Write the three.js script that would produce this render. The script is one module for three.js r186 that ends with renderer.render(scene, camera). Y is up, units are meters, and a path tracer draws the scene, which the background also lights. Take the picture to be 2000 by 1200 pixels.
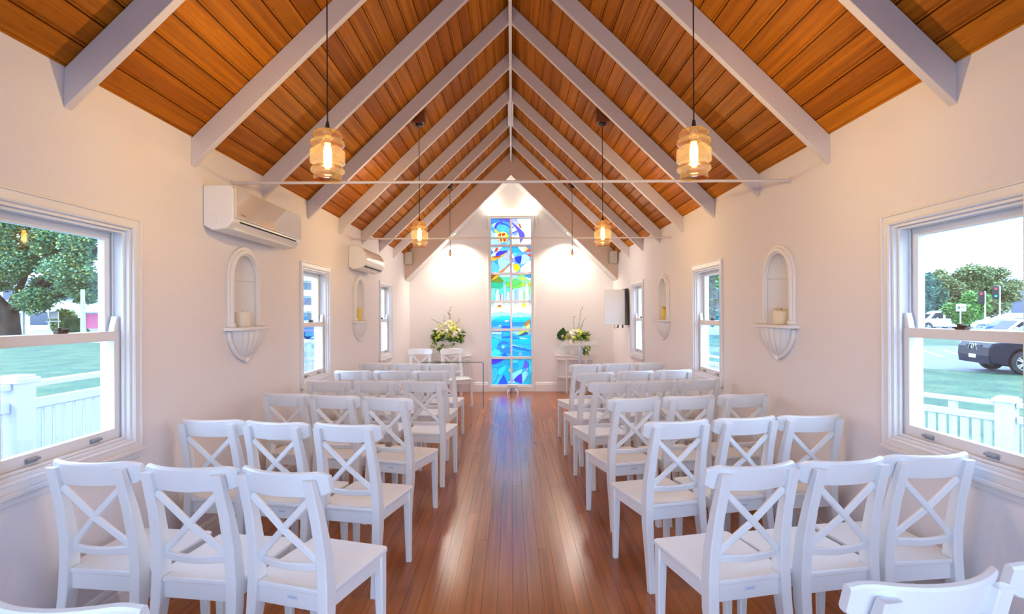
import * as THREE from 'three';
import { mergeGeometries, toCreasedNormals } from 'three/addons/utils/BufferGeometryUtils.js';
import { RoundedBoxGeometry } from 'three/addons/geometries/RoundedBoxGeometry.js';

// ---------------------------------------------------------------- camera, sky, exposure
const scene = new THREE.Scene();
const F = 1060, EYE = 1.49;
const camera = new THREE.PerspectiveCamera(2 * Math.atan(600 / F) * 180 / Math.PI, 2000 / 1200, 0.05, 500);
camera.position.set(0, EYE, 0);
camera.rotation.set(0, 0, -0.0045);
camera.setViewOffset(2000, 1200, 1, -12, 2000, 1200);
camera.updateProjectionMatrix();
scene.add(camera);

{ // early-evening sky: pale warm haze at the horizon, soft blue above
  const W = 64, H = 64, d = new Float32Array(W * H * 4);
  for (let j = 0; j < H; j++) {
    const el = (j + 0.5) / H * 180 - 90;           // row 0 is the bottom
    const t = Math.min(1, Math.max(0, el / 90));
    const k = Math.pow(t, 0.55);
    const c = [3.55 * (1 - k) + 2.0 * k, 4.15 * (1 - k) + 3.5 * k, 5.3 * (1 - k) + 6.4 * k];
    for (let i = 0; i < W; i++) d.set([...c, 1], (j * W + i) * 4);
  }
  const t = new THREE.DataTexture(d, W, H, THREE.RGBAFormat, THREE.FloatType);
  t.mapping = THREE.EquirectangularReflectionMapping; t.magFilter = THREE.LinearFilter; t.minFilter = THREE.LinearFilter; t.needsUpdate = true;
  scene.background = t;
}
const renderer = new THREE.WebGLRenderer();
renderer.toneMapping = THREE.LinearToneMapping;
renderer.toneMappingExposure = 1.42;
renderer.shadowMap.enabled = true;

// lamp strengths
const PENDANT = 1.05, UPLIGHT = .11, DOWNLIGHT = 7;

// ---------------------------------------------------------------- helpers
const V = (x, y, z) => new THREE.Vector3(x, y, z);
let seed = 12345;
const rnd = () => { seed = (seed * 1664525 + 1013904223) >>> 0; return seed / 4294967296; };
const rr = (a, b) => a + (b - a) * rnd();
const taken = {};
function numbered(n) {
  if (!(n in taken)) { taken[n] = 0; return n; }
  taken[n]++; return n + '_' + String(taken[n]).padStart(3, '0');
}
function tag(o, label, category, group, kind) {
  o.userData = { label, category };
  if (group) o.userData.group = group;
  if (kind) o.userData.kind = kind;
  return o;
}
function thing(name, label, category, pos = [0, 0, 0], turn = 0, group, kind) {
  const o = new THREE.Group(); o.name = numbered(name); o.position.set(...pos); o.rotation.y = turn; scene.add(o);
  return tag(o, label, category, group, kind);
}
function prep(g) {
  let r = g.index ? g.toNonIndexed() : g;
  if (!r.attributes.normal) r.computeVertexNormals();
  if (!r.attributes.uv) r.setAttribute('uv', new THREE.BufferAttribute(new Float32Array(r.attributes.position.count * 2), 2));
  for (const k of Object.keys(r.attributes)) if (!['position', 'normal', 'uv'].includes(k)) r.deleteAttribute(k);
  r.morphAttributes = {};
  r.clearGroups && r.clearGroups();
  return r;
}
function merge(list) { return list.length === 1 ? prep(list[0]) : mergeGeometries(list.map(prep)); }
function part(name, geos, mat, parent) {
  const m = new THREE.Mesh(Array.isArray(geos) ? merge(geos) : geos, mat);
  m.name = name; m.castShadow = m.receiveShadow = true; parent.add(m); return m;
}
function top(name, geos, mat, label, category, group, kind) {
  const m = part(numbered(name), geos, mat, scene); return tag(m, label, category, group, kind);
}
function box(w, h, d, x = 0, y = 0, z = 0) { const g = new THREE.BoxGeometry(w, h, d); g.translate(x, y, z); return g; }
function box2(x0, x1, y0, y1, z0, z1) { return box(x1 - x0, y1 - y0, z1 - z0, (x0 + x1) / 2, (y0 + y1) / 2, (z0 + z1) / 2); }
function rbox(w, h, d, r, x = 0, y = 0, z = 0, s = 2) { const g = new RoundedBoxGeometry(w, h, d, s, r); g.translate(x, y, z); return g; }
function cyl(r0, r1, h, x, y, z, n = 20, open = false) { const g = new THREE.CylinderGeometry(r0, r1, h, n, 1, open); g.translate(x, y, z); return g; }
function turnG(g, rx, ry, rz, x = 0, y = 0, z = 0) { g.rotateX(rx); g.rotateY(ry); g.rotateZ(rz); g.translate(x, y, z); return g; }
function sph(r, x, y, z, n = 12) { const g = new THREE.SphereGeometry(r, n, Math.max(6, n / 2 | 0)); g.translate(x, y, z); return g; }
function rod(a, b, r, n = 8, r1 = r) {
  const A = V(...a), B = V(...b), L = A.distanceTo(B);
  const g = new THREE.CylinderGeometry(r1, r, L, n); g.translate(0, L / 2, 0);
  g.applyQuaternion(new THREE.Quaternion().setFromUnitVectors(V(0, 1, 0), B.clone().sub(A).normalize())); g.translate(...a); return g;
}
function tube(pts, r, seg = 24, n = 6) { return new THREE.TubeGeometry(new THREE.CatmullRomCurve3(pts.map(p => V(...p))), seg, r, n); }
function chamfer(w, h, c) { const a = w / 2, b = h / 2; return [[a, -b + c], [a, b - c], [a - c, b], [-a + c, b], [-a, b - c], [-a, -b + c], [-a + c, -b], [a - c, -b]]; }
// loft: rings of points (same count), flat shaded, capped
function loft(rings, crease) {
  const p = [], n = rings[0].length;
  const tri = (a, b, c) => p.push(...a, ...b, ...c);
  for (let i = 0; i + 1 < rings.length; i++) for (let k = 0; k < n; k++) {
    const a = rings[i][k], b = rings[i][(k + 1) % n], c = rings[i + 1][(k + 1) % n], d = rings[i + 1][k];
    tri(a, b, c); tri(a, c, d);
  }
  for (let k = 1; k + 1 < n; k++) { tri(rings[0][0], rings[0][k + 1], rings[0][k]); const e = rings[rings.length - 1]; tri(e[0], e[k], e[k + 1]); }
  let g = new THREE.BufferGeometry(); g.setAttribute('position', new THREE.Float32BufferAttribute(p, 3));
  g.setAttribute('uv', new THREE.Float32BufferAttribute(new Float32Array(p.length / 3 * 2), 2));
  g.computeVertexNormals();
  if (crease) g = toCreasedNormals(g, crease);
  return g;
}
// section of w (along ax) and h (along ay) about p
function ring(p, ax, ay, w, h, c) { return chamfer(w, h, c).map(([u, v]) => [p[0] + ax[0] * u + ay[0] * v, p[1] + ax[1] * u + ay[1] * v, p[2] + ax[2] * u + ay[2] * v]); }
function shapeOf(pts) { const s = new THREE.Shape(); pts.forEach(([x, y], i) => i ? s.lineTo(x, y) : s.moveTo(x, y)); s.closePath(); return s; }
function pathOf(pts) { const s = new THREE.Path(); pts.forEach(([x, y], i) => i ? s.lineTo(x, y) : s.moveTo(x, y)); s.closePath(); return s; }
function extr(shape, depth, z0 = 0, bevel = 0, cs = 12) {
  const g = new THREE.ExtrudeGeometry(shape, { depth: depth - 2 * bevel, bevelEnabled: bevel > 0, bevelSize: bevel, bevelThickness: bevel, bevelOffset: -bevel, bevelSegments: 2, curveSegments: cs });
  g.translate(0, 0, z0 + bevel); return g;
}
function ringRect(x0, x1, y0, y1, w, depth, z0, bevel = 0, wb = w) { // rectangular frame; wb = width of the bottom member
  const s = shapeOf([[x0, y0], [x1, y0], [x1, y1], [x0, y1]]); s.holes.push(pathOf([[x0 + w, y0 + wb], [x0 + w, y1 - w], [x1 - w, y1 - w], [x1 - w, y0 + wb]]));
  return extr(s, depth, z0, bevel);
}
function mapUV(g, f) { const p = g.attributes.position, u = new Float32Array(p.count * 2); for (let i = 0; i < p.count; i++) { const [a, b] = f(p.getX(i), p.getY(i), p.getZ(i)); u[2 * i] = a; u[2 * i + 1] = b; } g.setAttribute('uv', new THREE.BufferAttribute(u, 2)); return g; }
const lathe = (pts, n = 32) => new THREE.LatheGeometry(pts.map(([r, y]) => new THREE.Vector2(r, y)), n);

// ---------------------------------------------------------------- textures
function hash(x, y, s) { let h = (x * 374761393 + y * 668265263 + s * 2147483647) | 0; h = Math.imul(h ^ (h >>> 13), 1274126177); return ((h ^ (h >>> 16)) >>> 0) / 4294967296; }
function vnoise(x, y, px, py, s) { // tiling value noise
  const xi = Math.floor(x), yi = Math.floor(y), fx = x - xi, fy = y - yi, w = (a, n) => ((a % n) + n) % n, q = t => t * t * (3 - 2 * t);
  const a = hash(w(xi, px), w(yi, py), s), b = hash(w(xi + 1, px), w(yi, py), s), c = hash(w(xi, px), w(yi + 1, py), s), d = hash(w(xi + 1, px), w(yi + 1, py), s);
  const u = q(fx), v = q(fy); return a + (b - a) * u + (c - a) * v + (a - b - c + d) * u * v;
}
function tex(W, H, fn, srgb = true, rep = 1) {
  const d = new Uint8Array(W * H * 4);
  for (let j = 0; j < H; j++) for (let i = 0; i < W; i++) { const c = fn(i / W, j / H); const k = (j * W + i) * 4; d[k] = Math.max(0, Math.min(255, c[0])); d[k + 1] = Math.max(0, Math.min(255, c[1])); d[k + 2] = Math.max(0, Math.min(255, c[2])); d[k + 3] = 255; }
  const t = new THREE.DataTexture(d, W, H); t.wrapS = t.wrapT = THREE.RepeatWrapping; t.magFilter = THREE.LinearFilter; t.minFilter = THREE.LinearFilter;
  if (srgb) t.colorSpace = THREE.SRGBColorSpace; t.repeat.set(rep, rep); t.needsUpdate = true; return t;
}
// wood grain: u runs along the board, v across it
const grain = (u, v, s) => 0.45 * vnoise(u * 3, v * 48, 3, 48, s) + 0.35 * vnoise(u * 7, v * 128, 7, 128, s + 1) + 0.2 * vnoise(u * 3, v * 8, 3, 8, s + 2);
const woodTex = tex(512, 512, (u, v) => { const g = grain(u, v, 5), d = vnoise(u * 40, v * 200, 40, 200, 9); const k = 0.70 + 0.36 * g - 0.08 * (d > 0.86 ? 1 : 0); return [255 * k, 250 * k * (0.96 + 0.05 * g), 244 * k * (0.9 + 0.12 * g)]; });
const floorTex = tex(512, 512, (u, v) => { const g = grain(u, v, 21), d = vnoise(u * 30, v * 256, 30, 256, 11), st = vnoise(u * 5, v * 20, 5, 20, 33); const k = 0.68 + 0.36 * g - 0.03 * (d > 0.88 ? 1 : 0) + 0.06 * st; return [252 * k, 250 * k, 246 * k]; });
const plasterBump = tex(256, 256, (u, v) => { const g = 120 + 60 * (vnoise(u * 32, v * 32, 32, 32, 3) - .5) + 50 * (vnoise(u * 90, v * 90, 90, 90, 4) - .5); return [g, g, g]; }, false);
const grassTex = tex(512, 512, (u, v) => {
  const a = vnoise(u * 6, v * 6, 6, 6, 1), b = vnoise(u * 40, v * 40, 40, 40, 2), c = vnoise(u * 170, v * 170, 170, 170, 3); const k = 0.62 + 0.22 * a + 0.2 * b + 0.26 * (c - .5);
  const dry = Math.max(0, a - .55) * 1.2; return [(106 + 60 * dry) * k, 158 * k, (104 - 10 * dry) * k];
});
const asphaltTex = tex(256, 256, (u, v) => { const k = 150 + 26 * (vnoise(u * 120, v * 120, 120, 120, 7) - .5) + 18 * (vnoise(u * 8, v * 8, 8, 8, 8) - .5); return [k, k + 3, k + 10]; });
const glassTex = tex(256, 256, (u, v) => { const a = vnoise(u * 20, v * 20, 20, 20, 41), b = vnoise(u * 60, v * 60, 60, 60, 42); const k = 205 + 34 * a + 22 * b; return [k, k, k]; });
const barkTex = tex(128, 128, (u, v) => { const k = 90 + 80 * vnoise(u * 20, v * 5, 20, 5, 51); return [k, k * .86, k * .72]; });

// ---------------------------------------------------------------- materials
const lin = (r, g, b) => new THREE.Color().setRGB(r, g, b);
const std = (color, roughness = .6, extra = {}) => new THREE.MeshStandardMaterial({ color, roughness, ...extra });
const phys = (o) => new THREE.MeshPhysicalMaterial(o);
plasterBump.repeat.set(1.4, 1.4);
const M = {
  wall: std(lin(.85, .825, .85), .8, { bumpMap: plasterBump, bumpScale: .0006 }),
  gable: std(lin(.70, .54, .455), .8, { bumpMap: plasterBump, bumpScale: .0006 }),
  trim: std(lin(.82, .82, .83), .38),
  beam: std(lin(.69, .655, .69), .45),
  chair: phys({ color: lin(.84, .87, .89), roughness: .36, clearcoat: .25, clearcoatRoughness: .3 }),
  sticker: std(lin(.70, .77, .87), .5),
  print: std(lin(.42, .5, .64), .6),
  plaster: std(lin(.83, .82, .82), .5),
  candle: phys({ color: lin(.84, .74, .55), roughness: .5 }),
  candleGold: phys({ color: lin(.80, .60, .13), roughness: .45 }),
  candleWhite: phys({ color: lin(.82, .76, .66), roughness: .5 }),
  wick: std(lin(.03, .03, .03), .9),
  black: std(lin(.02, .02, .02), .4),
  darkPlastic: std(lin(.035, .035, .04), .35),
  bronze: std(lin(.09, .06, .04), .4, { metalness: .7 }),
  steel: std(lin(.62, .63, .65), .28, { metalness: 1 }),
  greyMetal: std(lin(.32, .34, .38), .4, { metalness: .6 }),
  acWhite: phys({ color: lin(.84, .84, .85), roughness: .3 }),
  acGloss: phys({ color: lin(.74, .72, .72), roughness: .03, ior: 2.3, clearcoat: 1, clearcoatRoughness: .02 }),
  acChampagne: phys({ color: lin(.80, .74, .66), roughness: .16, clearcoat: .8, clearcoatRoughness: .08 }),
  slot: std(lin(.03, .03, .035), .7),
  cord: std(lin(.03, .02, .018), .6),
  block: std(lin(.20, .065, .03), .5),
  shade: phys({ color: lin(1, .69, .28), roughness: .105, transmission: 1, thickness: 0, ior: 1.7, side: THREE.DoubleSide }),
  shadeClear: phys({ color: lin(1, .92, .78), roughness: .1, transmission: 1, thickness: 0, ior: 1.7, side: THREE.DoubleSide }),
  bulb: std(lin(1, .85, .5), .4, { emissive: lin(1, .62, .22), emissiveIntensity: 9 }),
  brass: std(lin(.45, .27, .09), .35, { metalness: .9 }),
  lampGlow: std(lin(1, .95, .85), .4, { emissive: lin(1, .88, .68), emissiveIntensity: 6 }),
  diffuser: std(lin(.85, .83, .78), .5, { emissive: lin(1, .86, .62), emissiveIntensity: 1.0 }),
  pane: phys({ color: lin(.97, .99, .99), roughness: 0, transmission: 1, thickness: 0, ior: 1.5 }),
  clearGlass: phys({ color: lin(.93, .98, .96), roughness: 0, transmission: 1, thickness: 0, ior: 1.5 }),
  glassEdge: phys({ color: lin(.05, .16, .12), roughness: .15 }),
  acrylic: phys({ color: lin(.93, .94, .94), roughness: .03, transmission: .97, thickness: 0, ior: 1.49, specularIntensity: .4 }),
  lead: std(lin(.10, .12, .17), .5),
  speaker: std(lin(.60, .54, .47), .7),
  speakerBody: std(lin(.40, .38, .36), .6),
  tvWhite: std(lin(.80, .77, .72), .45),
  leaf: std(lin(.10, .21, .04), .55), leafLight: std(lin(.28, .40, .07), .55), leafDark: std(lin(.04, .12, .035), .5),
  bloomWhite: std(lin(.84, .78, .66), .7), bloomLime: std(lin(.66, .70, .12), .7), bloomCream: std(lin(.82, .76, .46), .7),
  twig: std(lin(.16, .09, .06), .8), vase: std(lin(.78, .78, .76), .25),
  deck: std(lin(.42, .42, .43), .7),
  fence: std(lin(.60, .61, .63), .5),
  grass: std(lin(.42, .45, .48), .95, { map: grassTex }),
  road: std(lin(.5, .52, .56), .9, { map: asphaltTex }),
  kerb: std(lin(.62, .62, .62), .85),
  bark: std(lin(.22, .19, .17), .9, { map: barkTex }),
};

// ---------------------------------------------------------------- room dimensions (metres); depth d runs along -z
const WH = 1.935, BACK = -1.35, END = 10.3, GABLE = 9.9, WALLTOP = 2.565, RISE = .968, THK = .15;
const roofY = (x) => WALLTOP + (WH - Math.abs(x)) * RISE;
const WINDOWS = [2.40, 5.38, 8.34], NICHES = [3.92, 6.87];

// floor: boards side by side, laid lengthwise
{
  const f = thing('floor', 'polished reddish brown timber floor of narrow boards', 'floor', [0, 0, 0], 0, null, 'structure');
  part('subfloor', [box2(-2.2, 2.2, -.12, -.022, -END - .15, -BACK + .15)], std(lin(.05, .03, .02), .9), f);
  const mats = [];
  const tones = [[.46, .132, .022], [.435, .122, .020], [.48, .142, .025], [.41, .112, .018], [.45, .128, .021], [.50, .15, .027]];
  for (const [r, g, b] of tones) mats.push(phys({ color: lin(r, g, b), map: floorTex, roughness: .21 }));
  const n = 48, w = 2 * WH / n;
  for (let i = 0; i < n; i++) {
    const x = -WH + w * (i + .5); let d = BACK; let first = true;
    while (d < END - .01) {
      let L = first ? rr(1.0, 3.6) : rr(2.2, 4.2); first = false; let e = Math.min(END, d + L); if (END - e < .8) e = END;
      const g = mapUV(box(w - .0012, .02, e - d - .0012, x, -.0115 + rr(-.0003, .0003), -(d + e) / 2), (() => { const o = rnd() * 7, q = rnd(); return (X, Y, Z) => [-Z * .45 + o, X * 1.1 + Y + q]; })());
      part('board', [g], mats[Math.floor(rnd() * mats.length)], f);
      d = e;
    }
  }
}

// side walls with openings for the windows and niches
function archPts(hw, y0, spring, n = 24) { const p = [[-hw, y0], [hw, y0]]; for (let i = 0; i <= n; i++) { const a = Math.PI * i / n; p.push([hw * Math.cos(a), spring + hw * Math.sin(a)]); } return p; }
for (const [side, sx] of [['left', -1], ['right', 1]]) {
  const s = shapeOf([[BACK - .15, -.12], [END + .15, -.12], [END + .15, WALLTOP + .02], [BACK - .15, WALLTOP + .02]]);
  for (const c of WINDOWS) s.holes.push(pathOf([[c - .36, .85], [c - .36, 1.926], [c + .36, 1.926], [c + .36, .85]]));
  for (const c of NICHES) s.holes.push(pathOf(archPts(.175, 1.39, 1.74).map(([x, y]) => [x + c, y])));
  const g = extr(s, THK);                                  // local x = depth, z = 0..THK
  if (sx < 0) g.rotateY(Math.PI / 2); else { g.scale(1, 1, -1); g.index || 0; g.rotateY(Math.PI / 2); }
  // after the turn: z' = -x, x' = z (or -z when mirrored); move so that the inner face is at +-WH
  if (sx < 0) g.translate(-WH - THK, 0, 0); else g.translate(WH + THK, 0, 0);
  const q = g.toNonIndexed ? (g.index ? g.toNonIndexed() : g) : g; q.computeVertexNormals();
  if (sx > 0) { // the mirroring turned the faces: swap them back
    const p = q.attributes.position.array, u = q.attributes.uv.array;
    for (let i = 0; i < p.length; i += 9) for (let k = 0; k < 3; k++) { const t = p[i + 3 + k]; p[i + 3 + k] = p[i + 6 + k]; p[i + 6 + k] = t; }
    for (let i = 0; i < u.length; i += 6) for (let k = 0; k < 2; k++) { const t = u[i + 2 + k]; u[i + 2 + k] = u[i + 4 + k]; u[i + 4 + k] = t; }
    q.computeVertexNormals();
  }
  top('wall_' + side, q, M.wall, 'white plastered long wall on the ' + side + ' with windows and niches', 'wall', null, 'structure');
  // skirting
  const prof = shapeOf([[0, 0], [.02, 0], [.02, .13], [.014, .145], [.014, .16], [.006, .175], [0, .18]]);
  const b = extr(prof, END - BACK, 0); // x = out of the wall, z = length
  if (sx < 0) b.translate(-WH, 0, -END); else { b.rotateY(Math.PI); b.translate(WH, 0, -BACK); }
  top('baseboard_' + side, [b], M.trim, 'white moulded skirting board along the ' + side + ' wall', 'skirting', null, 'structure');
}
// end wall with the tall window opening, and its skirting
const SW = { x0: -.43, x1: .425, y0: 0.0, y1: 3.335 };
{
  const s = shapeOf([[-WH - .1, -.12], [SW.x0, -.12], [SW.x0, SW.y1], [SW.x1, SW.y1], [SW.x1, -.12], [WH + .1, -.12], [WH + .1, roofY(WH + .1)], [0, roofY(0) + .02], [-WH - .1, roofY(WH + .1)]]);
  const g = extr(s, THK, 0); g.translate(0, 0, -END - THK);
  top('wall_end', [g], M.wall, 'cream gabled end wall behind the stained glass window', 'wall', null, 'structure');
  for (const [a, b, n] of [[-WH + .02, SW.x0 - .019, 'end_left'], [SW.x1 + .019, WH - .02, 'end_right']]) {
    const prof = shapeOf([[0, 0], [.02, 0], [.02, .13], [.014, .145], [.014, .16], [.006, .175], [0, .18]]);
    const k = extr(prof, b - a); k.rotateY(-Math.PI / 2); k.translate(b, 0, -END);
    top('baseboard_' + n, [k], M.trim, 'white moulded skirting on the end wall, ' + (a < 0 ? 'left' : 'right') + ' of the stained glass', 'skirting', null, 'structure');
  }
  // lowered 45 degree apse ceiling: solid between the roof slope and its soffit
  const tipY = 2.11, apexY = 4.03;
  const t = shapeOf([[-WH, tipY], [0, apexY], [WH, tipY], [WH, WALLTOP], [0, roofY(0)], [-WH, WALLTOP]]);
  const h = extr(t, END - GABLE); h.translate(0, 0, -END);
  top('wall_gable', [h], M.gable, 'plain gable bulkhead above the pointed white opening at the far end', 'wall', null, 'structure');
  // white edge board round the pointed opening
  const e = .012, tt = shapeOf([[-WH + .001, tipY - .002], [0, apexY - .002], [WH - .001, tipY - .002], [WH - .001, tipY - .002 - .02], [0, apexY - .022], [-WH + .001, tipY - .022]]);
  const hh = extr(tt, END - GABLE + e, 0); hh.translate(0, 0, -END);
  top('trim_1', [hh], M.trim, 'white lining board of the pointed opening at the far end', 'trim', null, 'structure');
}
// back wall with wide open doorway behind the camera
{
  const D = 1.8, H = 2.45;
  const s = shapeOf([[-WH - .1, -.12], [-D, -.12], [-D, H], [D, H], [D, -.12], [WH + .1, -.12], [WH + .1, roofY(WH + .1)], [0, roofY(0) + .02], [-WH - .1, roofY(WH + .1)]]);
  const g = extr(s, THK); g.translate(0, 0, -BACK);
  top('wall_back', [g], M.wall, 'white gabled entrance wall with a wide doorway', 'wall', null, 'structure');
  const d = thing('door_1', 'white frame and open leaves of the wide entrance doorway', 'door', [0, 0, -BACK], 0, null, 'structure');
  part('frame', [box2(-D, -D + .04, -.05, H, 0, THK), box2(D - .04, D, -.05, H, 0, THK), box2(-D + .04, D - .04, H - .04, H, 0, THK)], M.trim, d);
  for (const sx of [-1, 1]) part('door_leaf', [box2(sx * (D - .02) - .02, sx * (D - .02) + .02, .01, H - .05, THK + .03, THK + 1.6)], M.trim, d);
}

// ceiling: beaded boards on both slopes under a roof deck
{
  const c = thing('ceiling', 'steep ceiling of honey brown beaded timber boards', 'ceiling', [0, 0, 0], 0, null, 'structure');
  const L = GABLE - BACK, ang = Math.atan(RISE), len = WH / Math.cos(ang), n = 22, p = len / n;
  const tones = [[.57, .195, .004], [.53, .175, .003], [.62, .22, .005], [.48, .15, .002], [.55, .185, .003]];
  const mats = tones.map(([r, g, b]) => phys({ color: lin(r, g, b), roughness: .55, specularIntensity: .4, map: woodTex }));
  // section across the board: shallow groove beside a narrow bead
  const sec = shapeOf([[.0025, .004], [.005, 0], [.012, 0], [.0145, .005], [.0175, .005], [.02, 0], [p - .005, 0], [p - .0025, .004], [p - .0025, .018], [.0025, .018]]);
  for (const sx of [-1, 1]) for (let i = 0; i < n; i++) {
    const o = rnd() * 9, q = rnd();
    const g = extr(sec, L); mapUV(g, (x, y, z) => [z * .38 + o, x * .9 + y + q]);
    g.translate(i * p, 0, 0); g.rotateZ(ang);                 // from the wall (0) up to the ridge
    g.translate(-WH, WALLTOP, -GABLE);
    if (sx > 0) { g.rotateY(Math.PI); g.translate(0, 0, -GABLE - BACK); }
    part('plank', [g], mats[Math.floor(rnd() * mats.length)], c);
  }
  for (const sx of [-1, 1]) {
    const s = shapeOf([[0, .022], [len + .03, .022], [len + .03, .10], [-.45, .10], [-.45, .022]]);
    const g = extr(s, END + .5 - BACK); g.rotateZ(ang); g.translate(-WH, WALLTOP, -END - .3);
    if (sx > 0) { g.rotateY(Math.PI); g.translate(0, 0, -(END + .3) + (-BACK + .2)); }
    part('roof_deck', [g], std(lin(.12, .07, .04), .9), c);
  }
}
// rafters: one on each slope, every 0.935 m
const RAFT = []; for (let i = -3; i < 8; i++) RAFT.push(2.35 + .935 * i);
{
  const ord = ['first', 'second', 'third', 'fourth', 'fifth', 'sixth', 'seventh', 'eighth'];
  const vd = .175;
  RAFT.forEach((d, i) => {
    for (const sx of [-1, 1]) {
      const pts = [[WH, WALLTOP - vd], [.015, roofY(.015) - vd], [.015, roofY(.015) - .004], [WH, WALLTOP - .004]].map(([x, y]) => [sx * x, y]);
      const g = extr(shapeOf(sx > 0 ? pts : pts), .045, 0, .004); g.translate(0, 0, -d - .045);
      const k = i - 3;
      const where = k < 0 ? (['third', 'second', 'first'][i]) + ' behind the visible ones' : ord[k] + ' from the camera';
      top('rafter', [g], M.beam, 'white painted rafter on the ' + (sx < 0 ? 'left' : 'right') + ' roof slope, ' + where, 'rafter', 'white rafters');
    }
  });
  top('ridge_board', [box2(-.0145, .0145, 4.25, roofY(.0145) - .004, -GABLE, -BACK)], M.beam, 'thin white ridge board along the peak of the ceiling', 'beam');
  for (const sx of [-1, 1]) top('ridge_splice', [box2(sx > 0 ? .016 : -.036, sx > 0 ? .036 : -.016, 4.235, 4.38, -RAFT[9] + .002, -RAFT[8] - .047)], M.beam, 'short white splice board on the ' + (sx < 0 ? 'left' : 'right') + ' of the ridge board', 'beam', 'ridge splice boards');
  [[3.757, 'near'], [6.58, 'far']].forEach(([d, w]) => {
    const r = thing('tie_rod', 'thin white horizontal tie rod across the room, ' + (w === 'near' ? 'nearer the camera' : 'farther from the camera'), 'tie rod', [0, 2.40, -d], 0, 'tie rods');
    part('bar', [turnG(cyl(.0105, .0105, 2 * WH - .012, 0, 0, 0, 12), 0, 0, Math.PI / 2)], M.beam, r);
    for (const sx of [-1, 1]) part('end_plate', [turnG(cyl(.022, .022, .006, 0, 0, 0, 16), 0, 0, Math.PI / 2, sx * (WH - .003))], M.beam, r);
  });
}

// ---------------------------------------------------------------- side windows (local x along the wall, z into the room)
let winNo = 0;
function sashWindow(sx, d, label) {
  winNo++;
  const w = thing('window_' + winNo, label, 'window', [sx * WH, 0, -d], sx < 0 ? Math.PI / 2 : -Math.PI / 2, null, 'structure');
  const a = .36, y0 = .85, y1 = 1.926;
  part('architrave', [ringRect(-a - .052, a + .052, y0 - .052, y1 + .052, .05, .014, 0, .003), ringRect(-a - .056, a + .056, y0 - .056, y1 + .056, .011, .021, 0, .003), ringRect(-a - .014, a + .014, y0 - .014, y1 + .014, .008, .017, 0, .002)], M.trim, w);
  part('sill', [rbox(2 * a + .112, .020, .034, .005, 0, y0 - .050, .0175), rbox(2 * a + .10, .03, .012, .004, 0, y0 - .078, .0065)], M.trim, w);
  part('jamb', [ringRect(-a, a, y0, y1, .012, THK - .002, -THK + .001)], M.trim, w);
  part('stop_bead', [ringRect(-a + .012, a - .012, y0 + .012, y1 - .012, .014, .014, -.034, .003), ringRect(-a + .012, a - .012, y0 + .012, y1 - .012, .010, .008, -.0835, .002)], M.trim, w);
  const b = a - .0125, mid = 1.39;
  const up = part('upper_sash', [ringRect(-b, b, mid - .018, y1 - .0125, .047, .036, -.124, .003, .036)], M.trim, w);
  part('pane', [box2(-b + .046, b - .046, mid + .017, y1 - .0585, -.108, -.104)], M.pane, up);
  const lo = part('lower_sash', [ringRect(-b, b, y0 + .0125, mid + .018, .047, .036, -.078, .003, .062)], M.trim, w);
  part('pane', [box2(-b + .046, b - .046, y0 + .0735, mid - .0285, -.062, -.058)], M.pane, lo);
  for (const s of [-1, 1]) {
    const g = extr(shapeOf([[0, 0], [.044, 0], [.044, .075], [.02, .075], [.006, .03]]), .03, 0, .003); if (s > 0) { g.translate(b - .044, mid + .018, -.075); } else { g.rotateY(Math.PI); g.translate(-b + .044, mid + .018, -.045); }
    part('sash_horn', [g], M.trim, lo);
    part('sash_lift', [rbox(.06, .012, .02, .004, s * .17, y0 + .048, -.034), rbox(.058, .022, .006, .002, s * .17, y0 + .044, -.040)], M.greyMetal, lo);
  }
  part('sash_lock', [rbox(.055, .012, .026, .003, 0, mid + .024, -.058), rbox(.02, .02, .02, .004, -.012, mid + .034, -.06), rbox(.032, .009, .012, .003, .02, mid + .034, -.052)], M.bronze, w);
  return w;
}
const winPos = ['nearest the camera', 'in the middle of the wall', 'farthest from the camera'];
for (const sx of [-1, 1]) WINDOWS.forEach((d, i) => sashWindow(sx, d, 'white double-hung sash window on the ' + (sx < 0 ? 'left' : 'right') + ' wall, ' + winPos[i]));

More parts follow.
